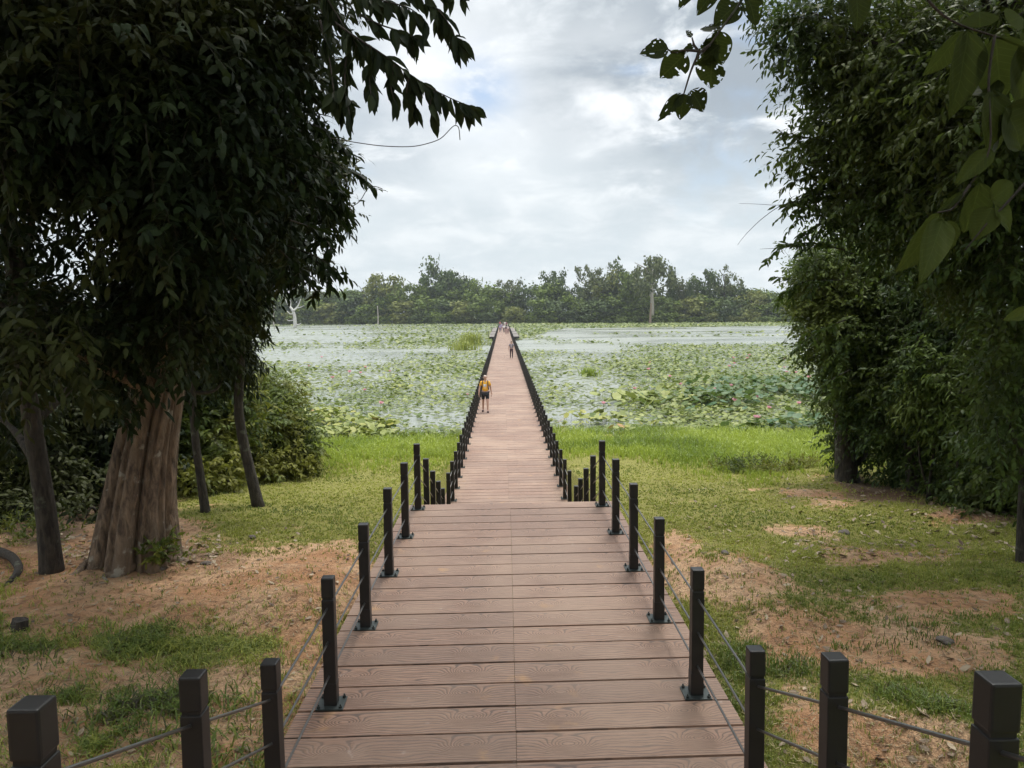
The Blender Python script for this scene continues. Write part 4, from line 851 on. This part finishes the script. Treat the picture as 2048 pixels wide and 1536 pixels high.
for v in CR.values():
    for me in v: me.materials.append(M['far1'])
def unit_trunk(fork):
    mb = MB(); mb.tube([[0, 0, -.04], [.01, 0, .25], [0, .01, .55], [.01, 0, .8]], [.035, .027, .02, .01], 7)
    if fork:
        for a in range(5):
            q = rng.uniform(0, 6.28); mb.tube([[0, .01, .42+.06*a], [.12*math.cos(q), .12*math.sin(q), .55+.07*a], [.3*math.cos(q), .3*math.sin(q), .74+.04*a]], [.014, .01, .004], 5)
    return mb.mesh('trunk', True)
TR = [unit_trunk(False), unit_trunk(True)]
for me in TR: me.materials.append(M['bark_dark'])
HUE = {'far1': 'mid green', 'far2': 'dark green', 'far3': 'olive green', 'far4': 'greyish green'}
FORM = {'bush': 'bushy tree', 'round': 'round tree', 'column': 'creeper clad column tree', 'airy': 'sparse airy tree', 'emergent': 'flat topped tree'}
ORD = 'first second third fourth fifth sixth seventh eighth ninth tenth eleventh twelfth thirteenth fourteenth fifteenth sixteenth seventeenth eighteenth nineteenth twentieth'.split()
FT = []
def far_tree(px, ptop, wpx, kind, mat, dy=8., bark='bark_dark', label=None, name='far_tree', keepgroup=True, thick=1.):
    # distance of the far bank along this line of sight
    x, y, z = ray(px, 640); Y = 345/(1+.38*x/y)+dy; Y = float(np.clip(Y, 220, 560)); top = at_y(px, ptop, Y); w = wpx*Y/F
    base = np.array([top[0], Y, float(gz(top[0], Y))-.2]); h = max(2., top[2]-base[2])
    t = empty(name, base, label, 'tree' if h > 4.5 else 'bush', 'trees of the far wood' if keepgroup else None)
    me = CR[kind][rng.integers(0, len(CR[kind]))]; c = lk('crown', me, t); c.scale = (w, w, h); c.rotation_euler[2] = rng.uniform(0, 6.28)
    c.material_slots[0].link = 'OBJECT'; c.material_slots[0].material = M[mat]
    tw_ = np.clip(h*.9, 4, 18); k = lk('trunk', TR[1 if kind in ('airy', 'emergent', 'round') else 0], t); k.scale = (tw_*.62*thick, tw_*.62*thick, h); k.material_slots[0].link = 'OBJECT'; k.material_slots[0].material = M[bark]
    if label is None: FT.append((px, kind, mat, dy, t))
    return t
# named ones
far_tree(882, 514, 88, 'round', 'far2', 22, label='darkest and tallest round crowned tree left of the boardwalk end')
far_tree(925, 534, 70, 'round', 'far2', 24, label='dark crown leaning against the tallest tree left of the boardwalk end')
far_tree(766, 545, 85, 'round', 'far3', 10, label='light olive crown rising between the white dead tree and boardwalk end')
far_tree(1304, 512, 92, 'emergent', 'far4', -5, 'bark_pale', 'giant tree with tall pale bare trunk standing at the water edge', thick=2.6)
far_tree(1030, 608, 54, 'bush', 'far3', -6, label='pale olive willow like bush right at the end of the boardwalk', name='far_bush')
far_tree(1022, 556, 62, 'emergent', 'far4', 16, 'bark_pale', 'flat topped tree with a pale trunk above the boardwalk end', thick=1.5)
far_tree(968, 560, 34, 'airy', 'far2', 16, label='thin airy crown in the gap left of the boardwalk end')
far_tree(1450, 530, 64, 'airy', 'far4', 12, label='sparse leaning airy crown right of the giant pale trunk')
far_tree(1385, 556, 46, 'column', 'far2', 8, label='ivy column tree just right of the gap beside the giant')
far_tree(1346, 538, 36, 'column', 'far2', 10, label='narrow ivy column touching the giant pale trunked tree')
far_tree(1418, 541, 62, 'column', 'far2', 10, label='broad double ivy column under the sparse airy crown')
far_tree(1108, 537, 56, 'emergent', 'far2', 18, label='lone domed crown rising midway between boardwalk end and giant')
far_tree(1183, 529, 62, 'airy', 'far4', 16, label='open branched crown left of the giant pale trunk')
far_tree(1236, 519, 70, 'round', 'far2', 14, label='tall dense crown immediately left of the giant pale trunk')
far_tree(1262, 545, 60, 'round', 'far1', 6); far_tree(1210, 538, 70, 'round', 'far3', 10)
# middle and front rows
for px in range(300, 1760, 47):
    far_tree(px+rng.uniform(-12, 12), rng.uniform(550, 574) + 14*(px > 1460) - 8*(1150 < px < 1340)+6*(px < 640), rng.uniform(70, 100), ('round', 'bush')[rng.random() < .3], rng.choice(['far1', 'far2', 'far1', 'far4']), rng.uniform(10, 22))
for px in range(320, 1760, 38):
    if 985 < px < 1060: continue
    far_tree(px+rng.uniform(-10, 10), rng.uniform(578, 602), rng.uniform(62, 90), 'bush', rng.choice(['far1', 'far2', 'far1', 'far3']), rng.uniform(0, 6))
for px in list(range(470, 980, 33))+list(range(1065, 1600, 36)):
    far_tree(px+rng.uniform(-12, 12), rng.uniform(617, 633), rng.uniform(34, 60), 'bush', 'far3' if 500 < px < 570 else rng.choice(['far1', 'far1', 'far2', 'far3']), rng.uniform(-4, -1), name='far_bush')
# every remaining tree is named by its look and its place in the row
ends = [(566, 'the white dead tree'), (1008, 'the boardwalk end'), (1304, 'the giant pale trunk')]
cnt = {}
for px, kind, mat, dy, t in sorted(FT, key=lambda q: q[0]):
    row = 'shore row' if dy < -.5 else ('front row' if dy < 7 else 'back row')
    a = [e for e in ends if e[0] <= px]; where = ('right of ' + a[-1][1]) if a else 'left of the white dead tree'
    key = (HUE[mat], FORM[kind], row, where); cnt.setdefault(key, []).append(t)
for (hue, form, row, where), ts in cnt.items():
    for i, t in enumerate(ts):
        t['label'] = f"{hue} {form} in far {row}, {where}" if len(ts) == 1 else f"{ORD[min(i, 19)]} {hue} {form} in far {row}, {where}"
# solid depth of the wood behind
wb = MB(); nw = 44000; Xw = rng.uniform(-560, 480, nw); sh = shore_far(Xw); Yw = sh + rng.uniform(24, 70, nw); hh = 8+6*fbm(Xw*.05, Yw*.05, 3, 95)+1*rng.random(nw); Zw = 1+hh*rng.random(nw)**.6
d = norm(rng.standard_normal((nw, 3))); sz = rng.uniform(.7, 1.6, nw); put_leaves(wb, np.stack([Xw, Yw, Zw], -1), d, norm(rng.standard_normal((nw, 3))+UP), sz, sz*.7, np.clip(.45+.25*rng.standard_normal(nw), 0, 1), LEAFR)
tag(wb.build('woods', M['far2']), 'depth of dark wood behind the trees of the far bank', kind='stuff')
# bleached dead tree, bare pole, snag beside the giant
def snag(name, label, rows, Y, rads, mat):
    O = at_y(*rows[0][0], Y); O[2] = min(O[2], .2); t = empty(name, O, label, 'tree'); mb = MB(); bb = None
    for i, (r, (a, b_)) in enumerate(zip(rows, rads)):
        P = pxpath([(x, yy, Y+rng.uniform(-.6, .6)*(i > 0)) for x, yy in r]); 
        if i == 0: P[0][2] = -.5; mb.tube(smooth_path(P, 14), np.linspace(a, b_, 14), 8)
        else: bb = bb or MB(); bb.tube(smooth_path(P, 10), np.linspace(a, b_, 10), 6)
    local(mb, O).build('trunk', M[mat], t, True)
    if bb: local(bb, O).build('limb', M[mat], t, True)
snag('dead_tree', 'bleached white dead tree with forked bare limbs standing in the lake', [[(590, 654), (590, 636), (586, 620), (578, 612)], [(586, 622), (594, 616), (598, 608), (601, 598)], [(579, 613), (574, 605), (570, 598)], [(588, 628), (580, 628), (574, 622)], [(581, 614), (582, 605), (580, 600)], [(590, 648), (597, 650), (602, 646)], [(594, 616), (603, 614), (608, 611)], [(588, 640), (579, 642), (574, 640)]], 300, [(.75, .4), (.42, .12), (.35, .12), (.3, .1), (.22, .08), (.3, .1), (.2, .08), (.22, .08)], 'bone')
snag('bare_pole_tree', 'thin pale leafless pole trunk near the white dead tree', [[(547, 645), (547, 628), (548, 612)]], 330, [(.35, .15)], 'bark_pale')
snag('bare_pole_tree', 'thin bare pole trunk before the wood left of the boardwalk end', [[(756, 646), (756, 630), (755, 612)]], 345, [(.3, .15)], 'bark_pale')
snag('broken_snag', 'brown broken snag standing beside the giant pale trunk', [[(1300, 648), (1301, 630), (1302, 606)]], 300, [(.5, .25)], 'bark_big')
# reedy clumps in the water
def reeds(label, px, py, h, w, n, mat, lean=.5):
    p = at_z(px, py, 0.); t = empty('reed_clump', p, label, 'reeds'); mb = MB(); P = np.stack([rng.standard_normal(n)*w, rng.standard_normal(n)*w, 0*rng.random(n)], -1)
    blades(mb, P, np.full(n, h), np.full(n, .03+.0006*p[1]), np.full(n, lean), np.full(n, .5), 1); mb.build('blades', M[mat], t)
reeds('wispy clump of tall reeds in the water beside the far walkway', 944, 690, 2.4, .9, 260, 'lawn'); reeds('second wispy reed clump farther along the walkway', 930, 700, 1.6, .9, 220, 'lawn'); reeds('bright green reed tuft alone among the lotus on the lawn side', 1180, 752, .8, .35, 160, 'tall')

# ------------------------------------------------------------------ people
SKIN = plain('skin', (.45, .26, .19), .5, 0, .08, 20)
CLO = {}
def cloth(c, name='cloth'):
    if c not in CLO: CLO[c] = plain(name, c, .8, 0, .15, 14)
    return CLO[c]
def skin_mesh(name, verts, edges, radii, sub=2):
    me = bpy.data.meshes.new(name); me.from_pydata(verts, edges, []); ob = bpy.data.objects.new('tmp', me); COL.objects.link(ob)
    md = ob.modifiers.new('s', 'SKIN'); md.use_smooth_shade = True
    for i, r in enumerate(radii): me.skin_vertices[0].data[i].radius = (r if isinstance(r, tuple) else (r, r)); me.skin_vertices[0].data[i].use_root = (i == 0)
    ob.modifiers.new('d', 'SUBSURF').levels = sub; dg = bpy.context.evaluated_depsgraph_get(); dg.update()
    out = bpy.data.meshes.new_from_object(ob.evaluated_get(dg)); out.name = name; bpy.data.objects.remove(ob); bpy.data.meshes.remove(me)
    out.polygons.foreach_set('use_smooth', np.ones(len(out.polygons), bool)); return out
def person(label, loc, rz, stride=.22, arm=.10, shirt=(.5, .5, .5), legs=(.05, .05, .06), shorts=False, hair=(.03, .02, .02), pack=None, scale=1., fingers=False, shirt_mat=None, shoe=(.04, .03, .03), bald=False):
    """faces -y; feet on z = 0; about 1.75 m"""
    t = empty('person', loc, label, 'person'); t.rotation_euler[2] = rz; t.scale = (scale,)*3
    J = {'pel': (0, 0, .95), 'bel': (0, -.01, 1.10), 'che': (0, 0, 1.30), 'nb': (0, .01, 1.46), 'nk': (0, -.005, 1.53), 'h0': (0, -.015, 1.60), 'h1': (0, -.01, 1.68), 'h2': (0, 0, 1.735)}
    R = {'pel': (.155, .115), 'bel': (.15, .12), 'che': (.165, .115), 'nb': (.075, .065), 'nk': (.056, .058), 'h0': (.070, .080), 'h1': (.078, .095), 'h2': (.06, .07)}
    E = [('pel', 'bel'), ('bel', 'che'), ('che', 'nb'), ('nb', 'nk'), ('nk', 'h0'), ('h0', 'h1'), ('h1', 'h2')]
    for s_, n in ((-1, 'r'), (1, 'l')):
        f = s_*stride
        J.update({'sh'+n: (s_*.185, .01, 1.42), 'el'+n: (s_*(.25+arm*.5), .02+.10*s_*stride/.22*.4, 1.14), 'wr'+n: (s_*(.27+arm), -.06+.2*f, .90), 'hd'+n: (s_*(.275+arm), -.08+.2*f, .82),
                  'hi'+n: (s_*.095, 0, .90), 'kn'+n: (s_*.105, -f*.55-.02, .50), 'an'+n: (s_*.11, -f+.03, .085+(.05 if s_ > 0 else 0)*0), 'to'+n: (s_*.125, -f-.14, .035)})
        R.update({'sh'+n: .066, 'el'+n: .044, 'wr'+n: (.028, .034), 'hd'+n: (.022, .040), 'hi'+n: .095, 'kn'+n: .060, 'an'+n: .040, 'to'+n: (.042, .028)})
        E += [('che', 'sh'+n), ('sh'+n, 'el'+n), ('el'+n, 'wr'+n), ('wr'+n, 'hd'+n), ('pel', 'hi'+n), ('hi'+n, 'kn'+n), ('kn'+n, 'an'+n), ('an'+n, 'to'+n)]
    def sub(name, keys, grow, mat, move=None):
        ks = [k for k in J if k in keys]; ix = {k: i for i, k in enumerate(ks)}; ed = [(ix[a], ix[b_]) for a, b_ in E if a in ix and b_ in ix]
        Jm = dict(J); Jm.update(move or {}); Rr = [tuple(q+grow for q in (R[k] if isinstance(R[k], tuple) else (R[k],)*2)) for k in ks]
        me = skin_mesh(name, [Jm[k] for k in ks], ed, Rr); me.materials.append(mat); return lk(name, me, t)
    body = sub('body', list(J), 0, SKIN)
    # face, ears and fingers grow out of the same body mesh
    ex = MB(); 
    ex.tube([[0, -.085, 1.665], [0, -.112, 1.635], [0, -.10, 1.62]], [.008, .017, .012], 6)
    for s_ in (-1, 1): ex.tube([[s_*.074, .005, 1.615], [s_*.088, .012, 1.645], [s_*.084, .012, 1.675]], [.012, .02, .014], 6)
    for s_, n in ((-1, 'r'), (1, 'l')):
        hd = np.array(J['hd'+n]); 
        for q, ln in enumerate((.075, .088, .083, .062)):
            b0 = hd+[0, -.028+.019*q, -.012]; ex.tube([b0, b0+[-s_*.006, 0, -ln*.5], b0+[-s_*.024, 0, -ln]], [.0095, .009, .007], 6)
        b0 = hd+[-s_*.006, -.036, .03]; ex.tube([b0, b0+[-s_*.012, -.026, -.03], b0+[-s_*.014, -.028, -.06]], [.011, .010, .008], 6)
    bm = bmesh.new(); bm.from_mesh(body.data); em = ex.mesh('e', True); bm.from_mesh(em); bm.to_mesh(body.data); bm.free()
    sub('shirt', ['pel', 'bel', 'che', 'nb', 'shl', 'shr', 'ell', 'elr'], .022, shirt_mat or cloth(shirt), {'pel': (0, 0, .97), 'nb': (0, .01, 1.43), 'ell': tuple(np.array(J['shl'])*.35+np.array(J['ell'])*.65), 'elr': tuple(np.array(J['shr'])*.35+np.array(J['elr'])*.65)})
    if shorts: sub('shorts', ['pel', 'hil', 'hir', 'knl', 'knr'], .026, cloth(legs), {'pel': (0, 0, .96), **{'kn'+n: tuple(np.array(J['hi'+n])*.22+np.array(J['kn'+n])*.78) for n in 'lr'}})
    else: sub('trousers', ['pel', 'hil', 'hir', 'knl', 'knr', 'anl', 'anr'], .018, cloth(legs), {'pel': (0, 0, .97)})
    for n in 'lr':
        a, b_ = np.array(J['an'+n]), np.array(J['to'+n]); s = MB(); s.tube([a+[0, .07, -.045], a+[0, .03, -.04], (a+b_)/2-[0, 0, .012], b_+[0, -.02, -.003], b_+[0, -.05, -.006]], [.03, .045, .05, .046, .02], 10, prof=None); s.build('shoe', cloth(shoe), t, True)
    h = MB(); 
    bm = bmesh.new(); bmesh.ops.create_uvsphere(bm, u_segments=20, v_segments=12, radius=1)
    cut = .25 if bald else -.35
    bmesh.ops.delete(bm, geom=[v for v in bm.verts if v.co.z < cut - .55*v.co.y*(1 if not bald else .3) ], context='VERTS')
    for v in bm.verts: v.co = Vector((v.co.x*.088, v.co.y*.106+.006, v.co.z*.086+1.682))
    me = bpy.data.meshes.new('hair'); bm.to_mesh(me); bm.free(); me.materials.append(cloth(hair)); me.polygons.foreach_set('use_smooth', np.ones(len(me.polygons), bool)); lk('hair', me, t)
    for s_ in (-1, 1):
        e = MB(); e.tube([[s_*.03, -.092, 1.672], [s_*.03, -.100, 1.672]], [.011, .006], 8); e.build('eye', cloth((.02, .015, .012)), t)
    if pack:
        pt = empty('backpack', (0, 0, 0)); pt.parent = t; pb = MB()
        bm = bmesh.new(); chamfer_box(bm, (0, .215, 1.22), (.29, .17, .44), .05); me = bpy.data.meshes.new('bag'); bm.to_mesh(me); bm.free(); me.materials.append(cloth(pack)); lk('bag', me, pt)
        for s_ in (-1, 1):
            q = MB(); q.tube(smooth_path([(s_*.12, .15, 1.42), (s_*.125, .04, 1.515), (s_*.128, -.10, 1.47), (s_*.135, -.150, 1.34), (s_*.15, -.135, 1.20), (s_*.17, -.03, 1.08), (s_*.13, .14, 1.04)], 26), .022, 6); q.build('strap', cloth(pack), pt, True)
    return t
# yellow T-shirt with a pale grey print on the chest
m, nt, b, o = nmat('yellow_shirt'); s = nt.nodes.new('ShaderNodeSeparateXYZ'); L(nt, objco(nt), s.inputs[0])
def box_mask(x0, x1, z0, z1):
    k = math_(nt, 'MULTIPLY', math_(nt, 'GREATER_THAN', s.outputs[0], x0), math_(nt, 'LESS_THAN', s.outputs[0], x1)); k2 = math_(nt, 'MULTIPLY', math_(nt, 'GREATER_THAN', s.outputs[2], z0), math_(nt, 'LESS_THAN', s.outputs[2], z1))
    return math_(nt, 'MULTIPLY', math_(nt, 'MULTIPLY', k, k2), math_(nt, 'LESS_THAN', s.outputs[1], -.05))
c = mixc(nt, noise(nt, 6, 4, vec=objco(nt)), (.70, .33, .02), (.82, .42, .03))
c = mixc(nt, box_mask(-.085, .065, 1.22, 1.345), c, (.42, .42, .44)); c = mixc(nt, box_mask(-.055, .005, 1.285, 1.335), c, (.85, .86, .86)); c = mixc(nt, box_mask(.075, .10, 1.23, 1.33), c, (.80, .30, .05)); c = mixc(nt, box_mask(-.07, .07, 1.12, 1.20), c, (.80, .42, .12))
L(nt, c, b.inputs['Base Color']); b.inputs['Roughness'].default_value = .8
def on_deck(px, py): return at_z(px, py, H_LO)
p = on_deck(971, 824); person('man in a yellow T-shirt and black shorts with backpack walking towards us', p, .03, .21, .03, legs=(.012, .012, .016), shorts=True, hair=(.50, .40, .34), pack=(.02, .02, .024), shirt_mat=m, shoe=(.06, .03, .03), bald=True, scale=1.0)
p = on_deck(1023, 716); person('dark haired person in grey top and dark trousers alone on the walkway', p, -.05, .10, .05, shirt=(.30, .25, .27), legs=(.05, .022, .03), pack=(.025, .02, .025), scale=.98)
GR = [(1000, 664, (.28, .22, .40), (.10, .08, .13), 'person in a purple top at the head of the distant group'), (1003, 661, (.33, .26, .42), (.25, .2, .28), 'person in a lilac top second in the distant group'), (1008, 665, (.75, .70, .70), (.04, .04, .05), 'person in white with black trousers in the distant group'),
      (1012, 668, (.10, .06, .08), (.30, .18, .18), 'person in a dark top beside the water side rail of the distant group'), (1016, 667, (.62, .5, .48), (.22, .12, .13), 'person in a pale pink top walking last beside the rail'), (1000, 654, (.55, .12, .16), (.06, .05, .06), 'person in a red top behind the purple one'),
      (1006, 655, (.08, .08, .10), (.08, .07, .08), 'person dressed in black in the middle of the distant group'), (1010, 654, (.80, .78, .72), (.5, .45, .4), 'person in a cream top at the back of the distant group'), (1013, 656, (.25, .08, .12), (.05, .04, .05), 'person in a maroon top at the back by the rail')]
for px, py, a, b_, lab in GR:
    p = on_deck(px, py); q = person(lab, p, rng.uniform(-.2, .2), .13*rng.choice([-1, 1]), .04, shirt=a, legs=b_, scale=rng.uniform(.93, 1.02)); q['group'] = 'people far along the boardwalk'

# ------------------------------------------------------------------ sky, sun, air, camera
w = bpy.data.worlds.new('World'); SC.world = w; w.use_nodes = True; nt = w.node_tree; bg = nt.nodes['Background']
SUN_EL, SUN_AZ = math.radians(64), math.radians(20)
sky = N(nt, 'ShaderNodeTexSky', sky_type='NISHITA'); sky.sun_disc = False; sky.sun_elevation = SUN_EL; sky.sun_rotation = SUN_AZ
tc = nt.nodes.new('ShaderNodeTexCoord').outputs['Generated']; s = nt.nodes.new('ShaderNodeSeparateXYZ'); L(nt, tc, s.inputs[0]); z = math_(nt, 'MAXIMUM', s.outputs[2], 0.)
den = math_(nt, 'ADD', z, .30); cv = nt.nodes.new('ShaderNodeCombineXYZ'); L(nt, math_(nt, 'DIVIDE', s.outputs[0], den), cv.inputs[0]); L(nt, math_(nt, 'DIVIDE', s.outputs[1], den), cv.inputs[1])
def off(v):
    mp = nt.nodes.new('ShaderNodeMapping'); L(nt, cv.outputs[0], mp.inputs[0]); mp.inputs['Location'].default_value = v; return mp.outputs[0]
n1 = noise(nt, 1.5, 7, .55, off((3.1, .4, 0)), .35); n2 = noise(nt, 4.2, 6, .58, off((1.7, 6.2, 0)), .3); n3 = noise(nt, .6, 3, .5, off((8., 2., 0)))
def lobe(px, py, sharp):      # soft patch of the sky around one bearing and height
    v = ray(px, py); l = math.sqrt(sum(float(q)**2 for q in v)); d = nt.nodes.new('ShaderNodeVectorMath'); d.operation = 'DOT_PRODUCT'; L(nt, tc, d.inputs[0]); d.inputs[1].default_value = [float(q)/l for q in v]
    return math_(nt, 'POWER', math_(nt, 'MAXIMUM', d.outputs['Value'], 0), sharp)
cl = mixc(nt, ramp(nt, n1, .38, .62), (.36, .405, .45), (.53, .57, .60))
cl = mixc(nt, math_(nt, 'MULTIPLY', ramp(nt, n2, .50, .68), .85), cl, (.68, .70, .715))
dk = math_(nt, 'MULTIPLY', math_(nt, 'ADD', lobe(1480, 130, 60), math_(nt, 'MULTIPLY', lobe(1150, -60, 70), .8)), ramp(nt, n2, .68, .38)); cl = mixc(nt, math_(nt, 'MINIMUM', math_(nt, 'MULTIPLY', dk, 1.), .8), cl, (.235, .275, .315))
br = math_(nt, 'MULTIPLY', math_(nt, 'ADD', math_(nt, 'MULTIPLY', lobe(900, 200, 120), .6), math_(nt, 'MULTIPLY', lobe(1230, 190, 500), .9)), ramp(nt, n1, .35, .6)); cl = mixc(nt, math_(nt, 'MINIMUM', br, .8), cl, (.72, .735, .75))
cl = mixc(nt, ramp(nt, z, .27, .05), cl, mixc(nt, ramp(nt, n2, .36, .66), (.455, .505, .535), (.55, .585, .605)))
# overcast skies brighten overhead
cl = mixc(nt, 1., cl, mixc(nt, ramp(nt, z, .36, .9), (1., 1., 1.), (3.3, 3.2, 3.1)), 'MULTIPLY')
blue = mixc(nt, 1., sky.outputs[0], (.085, .085, .085), 'MULTIPLY')
gap = math_(nt, 'MULTIPLY', ramp(nt, n1, .40, .30), .5); hole = math_(nt, 'MULTIPLY', lobe(965, 180, 1500), ramp(nt, n2, .6, .42))
L(nt, mixc(nt, math_(nt, 'MAXIMUM', math_(nt, 'MULTIPLY', gap, ramp(nt, z, .02, .2)), math_(nt, 'MULTIPLY', hole, .8)), cl, blue), bg.inputs[0]); bg.inputs[1].default_value = .90
su = bpy.data.lights.new('sun', 'SUN'); su.energy = 1.5; su.angle = math.radians(14); su.color = (1, .95, .87); so = bpy.data.objects.new('sun', su); COL.objects.link(so)
sv = Vector((math.sin(SUN_AZ)*math.cos(SUN_EL), math.cos(SUN_AZ)*math.cos(SUN_EL), math.sin(SUN_EL))); so.rotation_euler = sv.to_track_quat('Z', 'Y').to_euler(); so.location = (0, 0, 60)

HAZE = True
if HAZE:
    hz = MB(); hz.box((0, 300, 24), (1100, 760, 58)); m, nt, b, o = nmat('haze'); nt.nodes.remove(b)
    v = nt.nodes.new('ShaderNodeVolumePrincipled'); v.inputs['Color'].default_value = (.84, .90, .95, 1); v.inputs['Density'].default_value = .0002; v.inputs['Anisotropy'].default_value = .3; L(nt, v.outputs[0], o.inputs['Volume'])
    tag(hz.build('haze', m), 'thin humid air over the lake', kind='stuff')

cam = bpy.data.cameras.new('camera'); co = bpy.data.objects.new('camera', cam); COL.objects.link(co); SC.camera = co
cam.sensor_width = 36; cam.lens = 36*F/2048; cam.clip_start = .05; cam.clip_end = 6000
fw = np.array([math.sin(YAW)*math.cos(TH), math.cos(YAW)*math.cos(TH), -math.sin(TH)]); rt = np.array([math.cos(YAW), -math.sin(YAW), 0]); dn = np.cross(fw, rt)
rx = math.cos(ROLL)*rt - math.sin(ROLL)*dn; dx = math.sin(ROLL)*rt + math.cos(ROLL)*dn
co.matrix_world = Matrix(((rx[0], -dx[0], -fw[0], 0), (rx[1], -dx[1], -fw[1], 0), (rx[2], -dx[2], -fw[2], EYE), (0, 0, 0, 1)))

SC.render.engine = 'CYCLES'; c = SC.cycles
c.max_bounces = 6; c.diffuse_bounces = 3; c.glossy_bounces = 2; c.transmission_bounces = 3; c.volume_bounces = 0; c.transparent_max_bounces = 8; c.use_denoising = True; c.sample_clamp_indirect = 4
try: c.denoiser = 'OPENIMAGEDENOISE'
except Exception: pass
c.caustics_reflective = False; c.caustics_refractive = False; c.use_adaptive_sampling = True; c.adaptive_threshold = .02
SC.view_settings.view_transform = 'Standard'; SC.view_settings.look = 'None'; SC.view_settings.exposure = .85; SC.view_settings.gamma = 1
